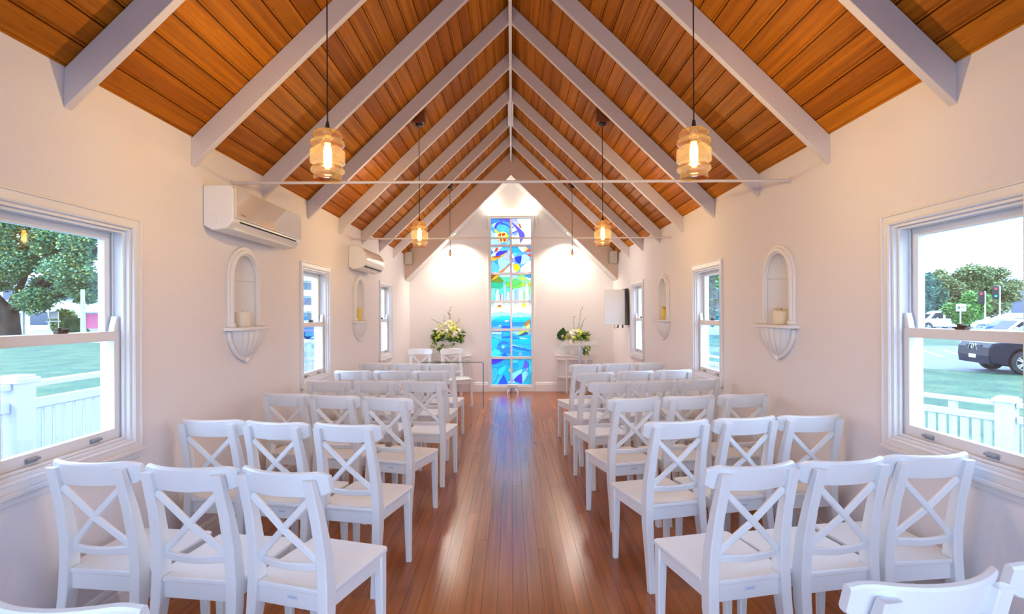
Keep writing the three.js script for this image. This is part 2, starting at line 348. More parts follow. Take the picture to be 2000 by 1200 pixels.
// ---------------------------------------------------------------- stained glass window (pieces cut from each pane, dark lead between)
{
  const w = thing('window_7', 'tall stained glass window of twelve panes in white frame', 'window', [0, 0, -END], 0, null, 'structure');
  const zx = (px) => (px - 999) * END / F, zy = (py) => EYE + (612 - py) * END / F;
  const cols = [[959.4, 996.6], [1000.4, 1037.6]].map(c => c.map(zx));
  const rows = [[426.5, 477], [481.5, 532], [536.5, 587], [591.5, 642], [646.5, 697], [701.8, 752]].map(c => c.map(zy));
  // outer frame and bars
  const z0 = -.09, dz = .07;
  const fr = shapeOf([[SW.x0, SW.y0], [SW.x1, SW.y0], [SW.x1, SW.y1], [SW.x0, SW.y1]]);
  fr.holes.push(pathOf([[cols[0][0], rows[5][1]], [cols[0][0], rows[0][0]], [cols[1][1], rows[0][0]], [cols[1][1], rows[5][1]]]));
  part('frame', [extr(fr, dz + .02, z0, .004)], M.trim, w);
  part('architrave', [ (() => { const s = shapeOf([[SW.x0 - .018, 0], [SW.x1 + .018, 0], [SW.x1 + .018, SW.y1 + .008], [SW.x0 - .018, SW.y1 + .008]]); s.holes.push(pathOf([[SW.x0 + .005, .10], [SW.x0 + .005, SW.y1 - .005], [SW.x1 - .005, SW.y1 - .005], [SW.x1 - .005, .10]])); return extr(s, .018, 0.0005, .004); })()], M.trim, w);
  part('mullion', [box2(cols[0][1], cols[1][0], rows[5][1], rows[0][0], z0, z0 + dz)], M.trim, w);
  for (let r = 0; r < 5; r++) for (let c = 0; c < 2; c++) part('glazing_bar', [box2(cols[c][0], cols[c][1], rows[r + 1][0], rows[r][1], z0, z0 + dz)], M.trim, w);
  const gm = {}; const glassOf = (hex) => gm[hex] ??= phys({ color: new THREE.Color(hex).multiplyScalar(.86), map: glassTex, roughness: .88, transmission: 1, thickness: 0, ior: 1.45, side: THREE.DoubleSide });
  // polygon distance, negative inside
  const sdf = (P) => (x, y) => {
    let d = 1e9, s = 1; const n = P.length;
    for (let i = 0, j = n - 1; i < n; j = i++) {
      const ex = P[j][0] - P[i][0], ey = P[j][1] - P[i][1], wx = x - P[i][0], wy = y - P[i][1], t = Math.max(0, Math.min(1, (wx * ex + wy * ey) / (ex * ex + ey * ey || 1)));
      const bx = wx - ex * t, by = wy - ey * t; d = Math.min(d, bx * bx + by * by);
      const c1 = y >= P[i][1], c2 = y < P[j][1], c3 = ex * wy > ey * wx; if ((c1 && c2 && c3) || (!c1 && !c2 && !c3)) s = -s;
    }
    return s * Math.sqrt(d);
  };
  const smooth = (P) => { // rounded outline through the given points
    const c = new THREE.CatmullRomCurve3(P.map(([x, y]) => V(x, y, 0)), true, 'catmullrom', .5); return c.getPoints(P.length * 5).map(p => [p.x, p.y]);
  };
  const circ = (x, y, r, n = 28) => Array.from({ length: n }, (_, i) => [x + r * Math.cos(2 * Math.PI * i / n), y + r * Math.sin(2 * Math.PI * i / n)]);
  function clip(tris, f, c) { // (part with f < c, part with f >= c)
    const A = [], B = [];
    for (const t of tris) {
      const v = t.map(p => f(p[0], p[1]) - c), k = v.map(a => a < 0);
      if (k[0] && k[1] && k[2]) { A.push(t); continue; } if (!k[0] && !k[1] && !k[2]) { B.push(t); continue; }
      const a = [], b = [];
      for (let i = 0; i < 3; i++) {
        const j = (i + 1) % 3; (k[i] ? a : b).push(t[i]);
        if (k[i] !== k[j]) { const q = v[i] / (v[i] - v[j]), m = [t[i][0] + (t[j][0] - t[i][0]) * q, t[i][1] + (t[j][1] - t[i][1]) * q]; a.push(m); b.push(m); }
      }
      for (const [P, O] of [[a, A], [b, B]]) for (let i = 1; i + 1 < P.length; i++) O.push([P[0], P[i], P[i + 1]]);
    }
    return [A, B];
  }
  const geo = (tris, z, h) => {
    const p = [], u = []; for (const t of tris) for (const q of t) { p.push(q[0], q[1], z); u.push(q[0] * 4, q[1] * 4); }
    const g = new THREE.BufferGeometry(); g.setAttribute('position', new THREE.Float32BufferAttribute(p, 3)); g.setAttribute('uv', new THREE.Float32BufferAttribute(u, 2)); g.computeVertexNormals();
    return g;
  };
  // where each pane lies in the sheet its pieces were drawn on: [x0, x1, y0, y1]
  const A = [[95, 462, 110, 625], [500, 872, 110, 625], [100, 470, 655, 1165], [500, 875, 655, 1165]], B = [[100, 470, 60, 570], [512, 875, 60, 570], [100, 470, 612, 1115], [512, 875, 612, 1115]], C = [[100, 420, 58, 500], [465, 785, 58, 500], [100, 422, 548, 993], [465, 790, 548, 993]];
  const K = circ;
  const panes = [
    [A[0], '#4f8fdc', [['#5a4fc0', [[230, 110], [462, 110], [462, 190], [330, 150], [240, 150]]], ['#3a78d0', [[95, 110], [270, 110], [230, 160], [130, 210], [95, 260]]], ['#a8b8ea', [[110, 225], [200, 180], [330, 150], [300, 180], [190, 215], [170, 290], [110, 260]]], ['#3a3ac0', [[210, 190], [330, 160], [240, 220], [190, 300], [160, 290]]], ['#2f4fc0', [[270, 190], [330, 190], [420, 230], [462, 285], [462, 310], [380, 240], [300, 225]]], ['#4da0ea', [[210, 260], [300, 228], [400, 245], [462, 315], [462, 370], [300, 375], [230, 340]]], ['#9db8e8', [[95, 340], [160, 420], [220, 530], [290, 600], [300, 625], [95, 625]]], ['#eef2fa', [[160, 390], [230, 400], [220, 500], [260, 570], [200, 510], [160, 430]]], ['#c8d83a', [[170, 320], [190, 320], [260, 385], [230, 410], [165, 365]]], ['#86a8e4', [[390, 570], [462, 520], [462, 625], [380, 625]]], ['#f2c65a', K(325, 475, 112)], ['#e8dc20', [[385, 400], [425, 430], [437, 475], [420, 525], [385, 540], [395, 470]]], ['#c83a1a', [[225, 440], [275, 390], [300, 420], [280, 470]]], ['#b8300f', [[310, 400], [370, 395], [370, 430], [320, 465]]], ['#d0481c', [[260, 520], [315, 510], [310, 575], [280, 560]]], ['#b8300f', [[325, 510], [385, 500], [390, 545], [345, 580]]]]],
    [A[1], '#f4f6fb', [['#f8f4f2', [[600, 110], [720, 120], [800, 190], [800, 330], [757, 430], [700, 330], [640, 200]]], ['#fbfbfd', [[800, 230], [872, 200], [872, 625], [830, 560], [780, 480], [760, 440], [800, 350]]], ['#b4a4e8', [[500, 110], [580, 110], [620, 190], [610, 235], [560, 230], [500, 190]]], ['#c4d4f2', [[500, 430], [560, 460], [620, 570], [580, 600], [500, 600]]], ['#8090dc', [[500, 400], [610, 370], [605, 420], [560, 445], [520, 425]]], ['#3f3fb8', [[500, 385], [605, 345], [610, 365], [520, 402]]], ['#2f2fb0', [[500, 275], [550, 258], [515, 303]]], ['#5a48cc', [[500, 190], [560, 225], [650, 300], [755, 435], [690, 560], [660, 600], [655, 500], [620, 380], [570, 290], [510, 220]]], ['#d8562a', [[625, 205], [652, 203], [692, 295], [660, 302]]], ['#f6dc9a', [[655, 200], [705, 190], [722, 260], [692, 290]]], ['#f0d878', [[540, 585], [640, 585], [630, 625], [560, 625]]]]],
    [A[2], '#a8c8f2', [['#b8bce8', [[100, 655], [190, 655], [170, 740], [130, 770], [100, 720]]], ['#3a6ec0', [[100, 715], [145, 765], [100, 815]]], ['#f2f4fa', [[265, 655], [330, 655], [250, 730], [200, 790], [110, 855], [100, 830], [180, 770]]], ['#c8402a', [[200, 670], [250, 690], [220, 750], [160, 768]]], ['#5aa0e4', [[330, 668], [470, 655], [465, 720], [350, 740], [260, 740]]], ['#4030c4', [[220, 760], [340, 735], [430, 740], [280, 825], [190, 848]]], ['#b0a4dc', [[310, 850], [430, 765], [470, 880], [470, 920], [380, 890]]], ['#d8922a', [[100, 860], [180, 850], [300, 820], [445, 748], [300, 862], [180, 930], [100, 948]]], ['#a83818', [[105, 852], [250, 832], [300, 848], [190, 874]]], ['#2a86c4', [[150, 938], [250, 892], [245, 1030], [190, 975]]], ['#9cc8f0', [[252, 892], [400, 905], [470, 940], [470, 985], [380, 1040], [300, 1090], [245, 1030]]], ['#5aa0d8', [[100, 960], [150, 942], [250, 1050], [240, 1140], [180, 1165], [100, 1130]]], ['#c4d4f0', [[470, 1020], [470, 1165], [390, 1165], [350, 1130]]], ['#c06a2a', [[470, 980], [470, 1003], [400, 1080], [320, 1165], [240, 1165], [300, 1120], [380, 1060]]]]],
    [A[3], '#5a90dc', [['#2a94dc', [[500, 655], [605, 655], [690, 755], [600, 765], [530, 760], [500, 740]]], ['#f4f6fb', [[500, 760], [556, 862], [500, 890]]], ['#5ab8ec', [[510, 765], [610, 765], [560, 862]]], ['#f8f0d0', [[610, 655], [800, 655], [740, 762], [690, 750]]], ['#f0b030', [[795, 665], [832, 690], [762, 757], [750, 740]]], ['#d85020', [[832, 690], [875, 705], [875, 745], [762, 760]]], ['#9a90c8', [[760, 770], [875, 752], [870, 800], [790, 800]]], ['#d8402a', [[790, 800], [875, 802], [872, 868]]], ['#a8e0f4', [[740, 800], [845, 850], [845, 930], [720, 1005], [670, 990], [690, 900], [690, 850]]], ['#2038d8', [[560, 870], [660, 840], [692, 870], [660, 990], [570, 940]]], ['#9a8ad0', [[500, 890], [560, 880], [570, 952], [500, 940]]], ['#f0f2fa', [[500, 970], [560, 990], [515, 1010], [535, 1100], [580, 1165], [500, 1165]]], ['#f4dc10', [[520, 1025], [600, 990], [662, 1070], [590, 1162], [540, 1090]]], ['#f0a840', [[508, 1003], [600, 988], [560, 1027], [525, 1033]]], ['#ece4f4', [[670, 1080], [840, 935], [875, 945], [875, 1010], [700, 1165]]], ['#f2f8fa', [[712, 1165], [875, 1018], [875, 1165]]]]],
    [B[0], '#58b890', [['#c0d0f0', [[270, 60], [470, 60], [470, 112], [400, 100], [320, 112]]], ['#6a7a20', [[100, 165], [200, 108], [300, 130], [340, 200], [250, 212], [100, 200]]], ['#58b878', [[300, 130], [400, 100], [470, 130], [470, 210], [380, 200]]], ['#8a4a1a', [[100, 60], [208, 60], [160, 112], [100, 162]]], ['#e09a1a', [[206, 60], [268, 60], [220, 120], [130, 162], [108, 152]]], ['#2a9a68', [[100, 205], [250, 216], [330, 222], [300, 330], [200, 322], [100, 300]]], ['#7aa838', [[380, 210], [470, 215], [470, 320], [400, 300]]], ['#78c8b0', [[100, 330], [180, 330], [170, 480], [100, 565]]], ['#b8c8ec', [[395, 570], [400, 400], [460, 395], [470, 570]]], ['#d8d4ec', [[260, 570], [265, 460], [320, 440], [326, 570]]], ['#e4e8f4', [[188, 570], [180, 450], [215, 350], [242, 345], [252, 570]]], ['#a0b8ec', [[340, 570], [345, 270], [362, 218], [385, 270], [392, 570]]], ['#8a3a4a', [[278, 450], [294, 450], [294, 570], [278, 570]]]]],
    [B[1], '#8ac870', [['#a8b8e8', [[512, 60], [652, 60], [560, 152], [512, 120]]], ['#2a8ad0', [[768, 60], [875, 60], [875, 127], [760, 100]]], ['#f4f4ea', [[760, 110], [875, 132], [875, 172], [790, 150]]], ['#e8d030', [[668, 122], [720, 106], [782, 160], [720, 172]]], ['#58b048', [[512, 190], [600, 150], [680, 200], [600, 260], [512, 292]]], ['#6ac040', [[512, 302], [650, 240], [700, 202], [670, 332], [512, 342]]], ['#b8b020', [[690, 240], [762, 228], [752, 282], [670, 302]]], ['#c8a818', [[820, 240], [875, 220], [875, 282], [830, 290]]], ['#a8e0c0', [[512, 347], [780, 292], [780, 400], [512, 382]]], ['#b8dcf0', [[512, 570], [512, 370], [560, 360], [560, 570]]], ['#8fa8ea', [[562, 570], [562, 352], [586, 350], [586, 570]]], ['#a0b4ec', [[590, 570], [592, 345], [630, 345], [632, 570]]], ['#eaeef8', [[640, 570], [640, 380], [720, 370], [726, 570]]], ['#f0f0f8', [[768, 570], [766, 300], [800, 222], [827, 300], [830, 570]]], ['#b4b8d0', [[834, 570], [836, 440], [873, 440], [873, 570]]]]],
    [B[2], '#58c8e0', [['#f4f4f6', [[100, 612], [470, 612], [470, 822], [300, 786], [100, 822]]], ['#b8c4cc', [[104, 612], [162, 612], [162, 697], [104, 697]]], ['#c0c0e8', [[325, 612], [377, 612], [377, 662], [325, 662]]], ['#cdd0ea', [[410, 612], [462, 612], [462, 668], [410, 664]]], ['#c84a2a', [[222, 662], [292, 648], [292, 682], [222, 692]]], ['#e8c040', [[218, 692], [297, 682], [297, 717], [218, 722]]], ['#98e0ea', [[100, 826], [300, 790], [470, 826], [470, 878], [330, 872], [100, 890]]], ['#18b0e0', [[100, 990], [250, 890], [470, 880], [470, 982], [300, 990]]], ['#1898e8', [[100, 998], [300, 992], [470, 986], [470, 1070], [100, 1064]]], ['#6aa0e0', [[100, 1072], [300, 1066], [300, 1115], [100, 1115]]], ['#0858d0', [[302, 1070], [470, 1070], [470, 1115], [302, 1115]]], ['#f4f8ff', [[332, 976], [400, 948], [462, 966], [400, 988]]], ['#eef4ff', [[226, 1062], [265, 1043], [308, 1060], [260, 1075]]]]],
    [B[3], '#58c8e0', [['#f4f2f6', [[512, 612], [875, 612], [875, 822], [780, 832], [650, 796], [512, 832]]], ['#d0d0ec', [[553, 612], [622, 612], [622, 667], [553, 667]]], ['#c4c4e0', [[828, 612], [873, 612], [873, 662], [828, 662]]], ['#e8d840', [[698, 642], [735, 612], [778, 642], [772, 702], [704, 702]]], ['#98e0ea', [[512, 836], [650, 800], [780, 836], [875, 828], [875, 885], [512, 900]]], ['#f0f8fc', [[600, 896], [742, 872], [700, 898]]], ['#20c0e0', [[512, 922], [640, 902], [830, 900], [830, 990], [512, 990]]], ['#1890dc', [[512, 996], [762, 996], [722, 1070], [512, 1062]]], ['#78a8e0', [[512, 1070], [702, 1075], [702, 1115], [512, 1115]]], ['#58a8b0', [[853, 915], [875, 895], [875, 1115], [853, 1115]]], ['#e07a30', [[733, 1035], [837, 932], [852, 1018], [755, 1082]]], ['#e0f080', [[757, 1082], [852, 1012], [852, 1115], [772, 1115]]], ['#a8e0a0', [[700, 1115], [735, 1043], [767, 1115]]]]],
    [C[0], '#20a8dc', [['#b0a8d0', [[100, 58], [420, 58], [300, 74], [100, 74]]], ['#c8e4f4', [[100, 78], [282, 80], [270, 122], [100, 118]]], ['#58b8e4', [[100, 125], [270, 130], [270, 210], [180, 200], [140, 170], [100, 190]]], ['#28b4e8', [[288, 80], [420, 75], [420, 135], [288, 150]]], ['#1868c0', [[268, 187], [290, 168], [420, 148], [420, 182]]], ['#28c0d8', [[100, 192], [180, 202], [240, 240], [200, 300], [190, 360], [100, 370]]], ['#2878c8', [[213, 292], [290, 238], [360, 258], [412, 302], [300, 280], [240, 312]]], ['#3088d8', [[193, 340], [235, 308], [272, 350], [260, 422], [210, 392]]], ['#2a80d8', [[250, 422], [300, 370], [420, 340], [420, 440], [330, 442]]], ['#a8e4ec', K(297, 335, 27)], ['#48d0e0', [[100, 400], [190, 370], [262, 430], [200, 490], [100, 492]]], ['#1858c0', [[268, 474], [320, 438], [384, 492], [290, 500]]]]],
    [C[1], '#28b4e0', [['#b8d8f0', [[465, 62], [590, 66], [560, 132], [465, 100]]], ['#a8b8e0', [[690, 90], [785, 60], [785, 130], [740, 132]]], ['#1890b8', [[465, 140], [540, 160], [600, 202], [465, 202]]], ['#c8f0f4', [[556, 163], [742, 193], [700, 208], [620, 203]]], ['#18b8dc', [[465, 210], [785, 210], [785, 290], [600, 280], [465, 260]]], ['#a0e0ec', [[465, 288], [600, 328], [702, 362], [560, 340], [465, 312]]], ['#1878b8', [[465, 314], [600, 344], [785, 400], [785, 424], [600, 394], [465, 354]]], ['#1898d0', [[465, 410], [560, 430], [785, 440], [785, 500], [465, 500]]], ['#88a8e0', K(600, 457, 30)], ['#d8e85a', [[600, 58], [742, 58], [742, 112], [720, 90], [590, 138], [568, 112]]], ['#3a5a8a', [[553, 152], [700, 73], [742, 117], [580, 158]]]]],
    [C[2], '#18a8d8', [['#28a8b8', [[300, 556], [422, 552], [422, 642], [330, 612]]], ['#5a3ac8', [[100, 548], [300, 548], [250, 602], [150, 637], [100, 632]]], ['#2aa0d8', [[100, 652], [200, 632], [330, 620], [422, 652], [330, 660], [200, 702], [120, 692]]], ['#28d0d8', [[213, 742], [347, 653], [320, 752], [240, 832], [213, 800]]], ['#48b0b8', [[100, 742], [170, 700], [212, 780], [200, 852], [140, 962], [100, 932]]], ['#40b8e8', [[148, 990], [220, 858], [302, 820], [230, 990]]], ['#2a50d8', [[203, 993], [305, 818], [382, 993]]], ['#eef8fc', [[372, 942], [422, 942], [422, 962], [366, 962]]], ['#b8c890', K(426, 745, 38)]]],
    [C[3], '#28b0c8', [['#58c8e0', [[465, 556], [560, 556], [560, 620], [465, 620]]], ['#18a0d8', [[465, 622], [560, 640], [560, 712], [465, 702]]], ['#90dcf0', [[465, 800], [560, 750], [640, 730], [620, 800], [560, 870], [480, 922], [465, 880]]], ['#28c0c0', [[750, 580], [790, 556], [790, 800], [740, 772]]], ['#2a98a0', [[640, 993], [720, 850], [790, 800], [790, 993]]], ['#6a58cc', [[692, 573], [742, 640], [722, 702], [640, 722], [618, 802], [650, 680]]], ['#a898e0', [[700, 722], [742, 690], [737, 742], [700, 784]]], ['#5a98b0', [[465, 724], [547, 740], [500, 782], [465, 782]]], ['#90d0d0', [[620, 822], [680, 760], [732, 790], [700, 882], [640, 962]]], ['#5038c8', [[488, 917], [610, 808], [632, 930], [610, 987], [560, 962]]], ['#eef8fc', [[465, 935], [515, 945], [512, 962], [465, 962]]]]],
  ];
  const LINES = [
    [[[110, 225], [170, 290], [260, 385]], [[95, 430], [190, 520], [300, 620]], [[340, 160], [440, 200], [462, 230]]],
    [[[580, 110], [625, 200]], [[720, 120], [790, 190]], [[800, 230], [790, 400], [830, 560]], [[505, 430], [620, 590]]],
    [[[100, 715], [170, 790]], [[250, 890], [470, 940]], [[150, 940], [390, 1165]], [[430, 760], [470, 910]], [[100, 960], [150, 940]], [[330, 655], [250, 730]]],
    [[[610, 765], [560, 862]], [[740, 760], [875, 880]], [[845, 850], [845, 935], [875, 925]], [[560, 985], [875, 1042]], [[665, 1080], [720, 1165]], [[600, 655], [690, 755]], [[845, 660], [845, 840]]],
    [[[215, 350], [215, 570]], [[235, 346], [237, 570]], [[362, 220], [364, 570]], [[430, 400], [432, 570]], [[302, 450], [304, 570]], [[100, 300], [300, 330], [470, 320]], [[200, 108], [330, 220]], [[450, 396], [452, 570]]],
    [[[602, 345], [602, 570]], [[615, 345], [616, 570]], [[662, 380], [662, 570]], [[690, 374], [692, 570]], [[745, 450], [746, 570]], [[798, 225], [800, 570]], [[850, 440], [850, 570]], [[535, 365], [535, 570]], [[650, 60], [520, 190]], [[745, 60], [640, 330]]],
    [[[100, 722], [220, 715], [300, 700], [470, 690]], [[296, 650], [296, 790]], [[345, 612], [345, 662]], [[435, 612], [435, 664]], [[130, 612], [130, 697]], [[100, 850], [250, 840], [470, 860]]],
    [[[512, 706], [600, 710], [700, 735], [800, 740], [875, 720]], [[585, 612], [585, 667]], [[850, 612], [850, 662]], [[735, 700], [735, 735]], [[512, 860], [650, 830], [875, 860]]],
    [[[100, 165], [200, 210], [420, 260]], [[190, 370], [250, 420], [420, 445]], [[290, 80], [290, 190]], [[330, 270], [350, 360]], [[100, 320], [200, 320]]],
    [[[465, 235], [620, 245], [785, 240]], [[465, 385], [600, 400], [785, 440]], [[540, 455], [660, 460], [785, 480]], [[640, 72], [650, 130]]],
    [[[120, 740], [150, 820], [190, 850]], [[200, 700], [215, 800], [140, 980]], [[340, 655], [420, 700]], [[305, 820], [270, 993]], [[100, 870], [200, 850]]],
    [[[560, 560], [640, 600], [690, 575]], [[560, 640], [640, 720]], [[740, 640], [735, 770], [640, 960]], [[700, 720], [620, 820]], [[465, 660], [560, 690]], [[700, 770], [785, 800]]],
  ];
  panes.forEach(([R, base, list], i) => {
    const c = i % 2, r = Math.floor(i / 2), [x0, x1] = cols[c], [yt, yb] = rows[r];
    const X = (u) => x0 + (u - R[0]) / (R[1] - R[0]) * (x1 - x0), Y = (v) => yt + (v - R[2]) / (R[3] - R[2]) * (yb - yt);
    const NX = 26, NY = 34; let all = [];
    for (let a = 0; a < NX; a++) for (let b = 0; b < NY; b++) {
      const p = (a, b) => [x0 + (x1 - x0) * a / NX, yb + (yt - yb) * b / NY];
      all.push([p(a, b), p(a + 1, b), p(a + 1, b + 1)], [p(a, b), p(a + 1, b + 1), p(a, b + 1)]);
    }
    let pieces = [[base, all]], lead = [];
    const lw = .002;
    for (const [hex, P0] of list) {
      const straight = r === 2 && P0.some(p => p[1] === 570) || P0.length <= 4;
      const P = (straight ? P0 : P0.length > 20 ? P0 : smooth(P0)).map(([u, v]) => [X(u), Y(v)]), f = sdf(P);
      let inside = []; const next = [];
      for (const [h, t] of pieces) {
        const [a, b] = clip(t, f, lw); const [a1, edge] = clip(a, f, -lw);
        inside.push(...a1); lead.push(...edge); if (b.length) next.push([h, b]);
      }
      const [l1, l2] = clip(lead, f, -lw); // old lead under the new piece becomes glass
      inside.push(...l1); lead = l2;
      if (inside.length) next.push([hex, inside]);
      pieces = next;
    }
    for (const ln of LINES[i] || []) {
      const Q = ln.map(([u, v]) => [X(u), Y(v)]);
      const f = (x, y) => { let d = 1e9; for (let k = 0; k + 1 < Q.length; k++) { const ex = Q[k + 1][0] - Q[k][0], ey = Q[k + 1][1] - Q[k][1], wx = x - Q[k][0], wy = y - Q[k][1], t = Math.max(0, Math.min(1, (wx * ex + wy * ey) / (ex * ex + ey * ey))); d = Math.min(d, Math.hypot(wx - ex * t, wy - ey * t)); } return d; };
      pieces = pieces.map(([h, t]) => { const near = [], far = []; for (const q of t) (Math.min(...q.map(p => f(p[0], p[1]))) < .03 ? near : far).push(q); let fine = near; for (let z = 0; z < 2; z++) fine = fine.flatMap(([a, b, c]) => { const m = (p, q) => [(p[0] + q[0]) / 2, (p[1] + q[1]) / 2], ab = m(a, b), bc = m(b, c), ca = m(c, a); return [[a, ab, ca], [ab, b, bc], [ca, bc, c], [ab, bc, ca]]; }); const [A1, B1] = clip(fine, f, lw * .8); lead.push(...A1); return [h, [...far, ...B1]]; });
    }
    const pane = new THREE.Group(); pane.name = 'pane'; w.add(pane);
    for (const [hex, t] of pieces) part('glass_piece', geo(t, z0 + .03), glassOf(hex), pane);
    const lg = geo(lead, z0 + .0304); part('lead_came', [lg], M.lead, pane);
  });
  // pelmet with side returns above the window, two uplights in its top
  const p = thing('light_box', 'white glowing light box across the top of the stained glass window', 'light box', [0, 0, -END]);
  part('lit_diffuser', [rbox(.975, .115, .12, .008, 0, 3.405, .061)], M.diffuser, p);
  for (const s of [-1, 1]) part('side_return', [rbox(.05, .25, .055, .006, s * .478, 3.22, .029)], M.trim, p);
  for (const s of [-1, 1]) {
    const u = thing('uplight', 'small glowing uplight on the light box, ' + (s < 0 ? 'left' : 'right') + ' of the window centre', 'light', [s * .34, 3.4635, -END + .06], 0, 'uplights on the light box');
    part('housing', [cyl(.035, .035, .02, 0, .01, 0, 20)], M.trim, u);
    part('lens_glow', [cyl(.028, .028, .004, 0, .0225, 0, 20)], M.lampGlow, u);
    const l = new THREE.PointLight(lin(1, .86, .66), UPLIGHT, 0, 2); l.position.set(s * .34, 3.4635 + .045, -END + .06); l.castShadow = true; l.shadow.radius = 1; scene.add(l);
  }
  // recessed downlights in the pointed soffit
  for (const s of [-1, 1]) {
    const x = s * 1.05, y = 4.03 - 1.05 * (4.03 - 2.11) / WH - .030;
    const u = thing('downlight', 'round downlight under the pointed soffit, ' + (s < 0 ? 'left' : 'right') + ' side', 'light', [x, y, -10.02], 0, 'soffit downlights');
    const tilt = s * -Math.atan((4.03 - 2.11) / WH);
    part('rim', [turnG(cyl(.034, .038, .012, 0, 0, 0, 24), 0, 0, tilt)], M.trim, u);
    part('lens_glow', [turnG(cyl(.024, .024, .004, 0, -.007, 0, 24), 0, 0, tilt)], M.lampGlow, u);
    const l = new THREE.SpotLight(lin(1, .88, .70), DOWNLIGHT, 0, 1.1, .7, 2); l.position.set(x - s * .012, y - .02, -10.02); l.target.position.set(x - s * .12, 0, -10.15); l.castShadow = true; scene.add(l, l.target);
  }
}

// ---------------------------------------------------------------- wall niches with shell brackets
function niche(sx, d, label) {
  const g = thing('wall_niche', label, 'niche', [sx * WH, 0, -d], sx < 0 ? Math.PI / 2 : -Math.PI / 2, 'plaster niches');
  const hw = .174, sp = 1.74, y0 = 1.40, dep = .125, N = 64;
  // recess: half cylinder with a fluted shell dome
  const pos = [], idx = []; const rows = [];
  for (let k = 0; k <= 6; k++) rows.push(['c', y0 + (sp - y0) * k / 6]);
  for (let k = 1; k <= 14; k++) rows.push(['d', k / 14 * Math.PI / 2]);
  rows.forEach(([t, q]) => { for (let i = 0; i <= N; i++) {
    const th = Math.PI * i / N;
    if (t === 'c') pos.push(-hw * Math.cos(th), q, -dep * Math.sin(th));
    else { const fl = 1 - .22 * Math.min(1, 2.5 * Math.cos(q)) * Math.abs(Math.cos(th * 9)) * Math.sin(q); pos.push(-hw * Math.cos(th) * Math.cos(q) , sp + hw * Math.sin(q) , -dep * Math.sin(th) * Math.cos(q) * fl - .0); }
  } });
  const R = rows.length; for (let j = 0; j + 1 < R; j++) for (let i = 0; i < N; i++) { const a = j * (N + 1) + i; idx.push(a, a + 1, a + N + 2, a, a + N + 2, a + N + 1); }
  const rg = new THREE.BufferGeometry(); rg.setAttribute('position', new THREE.Float32BufferAttribute(pos, 3)); rg.setIndex(idx); rg.computeVertexNormals();
  const pm = M.plaster.clone(); pm.side = THREE.DoubleSide; part('recess', [rg], pm, g);
  part('dome_bead', [tube(Array.from({ length: 17 }, (_, i) => { const th = Math.PI * i / 16; return [-.172 * Math.cos(th), sp, -.122 * Math.sin(th)]; }), .006, 32, 6)], M.plaster, g);
  // raised arch moulding
  const band = (a, b) => { const o = [[a, y0]], q = [[b, y0]]; for (let i = 0; i <= 32; i++) { const t = Math.PI * i / 32; o.push([a * Math.cos(t), sp + a * Math.sin(t)]); q.push([b * Math.cos(t), sp + b * Math.sin(t)]); } o.push([-a, y0]); q.push([-b, y0]); return shapeOf([...o, ...q.reverse()]); };
  const s = band(.235, .172), s2 = band(.215, .182);
  part('arch_moulding', [extr(s, .02, 0, .006), extr(s2, .032, 0, .008)], M.plaster, g);
  for (const k of [-1, 1]) part('volute', [rbox(.05, .035, .05, .012, k * .215, y0 + .016, .022)], M.plaster, g);
  // shelf: half oval board
  const sh = new THREE.Shape(); sh.moveTo(-.275, .0); for (let i = 0; i <= 24; i++) { const th = Math.PI - Math.PI * i / 24; sh.lineTo(.275 * Math.sign(Math.cos(th)) * Math.pow(Math.abs(Math.cos(th)), .55), .115 * Math.pow(Math.sin(th), .6)); } sh.closePath();
  const sg = extr(sh, .024, 0, .006); sg.rotateX(Math.PI / 2); sg.translate(0, y0 + .0, .0005);
  const inner = new THREE.Shape(); inner.moveTo(-.17, .002); inner.lineTo(.17, .002); for (let i = 0; i <= 16; i++) { const th = Math.PI * i / 16; inner.lineTo(.17 * Math.cos(th), .002 - .122 * Math.sin(th)); } inner.closePath();
  const ig = extr(inner, .01); ig.rotateX(Math.PI / 2); ig.translate(0, y0 + .001, 0);
  part('shelf', [sg, ig], M.plaster, g);
  // scallop bracket below
  const bp = [], bi = []; const BN = 96, BR = 16;
  for (let j = 0; j <= BR; j++) for (let i = 0; i <= BN; i++) { const t = j / BR, th = Math.PI * i / BN, r = Math.pow(Math.max(0, 1 - Math.pow(t, 1.9)), .62), ed = Math.min(1, Math.min(th, Math.PI - th) / .35), fl = 1 + .16 * ed * Math.abs(Math.cos(th * 10)) * (1 - .4 * t) - .06; bp.push(-.205 * r * Math.cos(th), y0 - .024 - .205 * t, .10 * r * Math.sin(th) * fl + .001); }
  for (let j = 0; j < BR; j++) for (let i = 0; i < BN; i++) { const a = j * (BN + 1) + i; bi.push(a, a + BN + 2, a + 1, a, a + BN + 1, a + BN + 2); }
  const bg = new THREE.BufferGeometry(); bg.setAttribute('position', new THREE.Float32BufferAttribute(bp, 3)); bg.setIndex(bi); bg.computeVertexNormals();
  part('shell_bracket', [bg], pm, g);
  part('bracket_rim', [tube(Array.from({ length: 25 }, (_, j) => { const t = 1 - Math.abs(j - 12) / 12, k = j < 12 ? -1 : 1; const r = Math.pow(Math.max(0, 1 - Math.pow(t, 1.9)), .62); return [k * .225 * r, y0 - .03 - .205 * t, .012]; }), .016, 60, 8)], M.plaster, g);
  part('finial', [sph(.022, 0, y0 - .238, .022, 14)], M.plaster, g);
  return g;
}
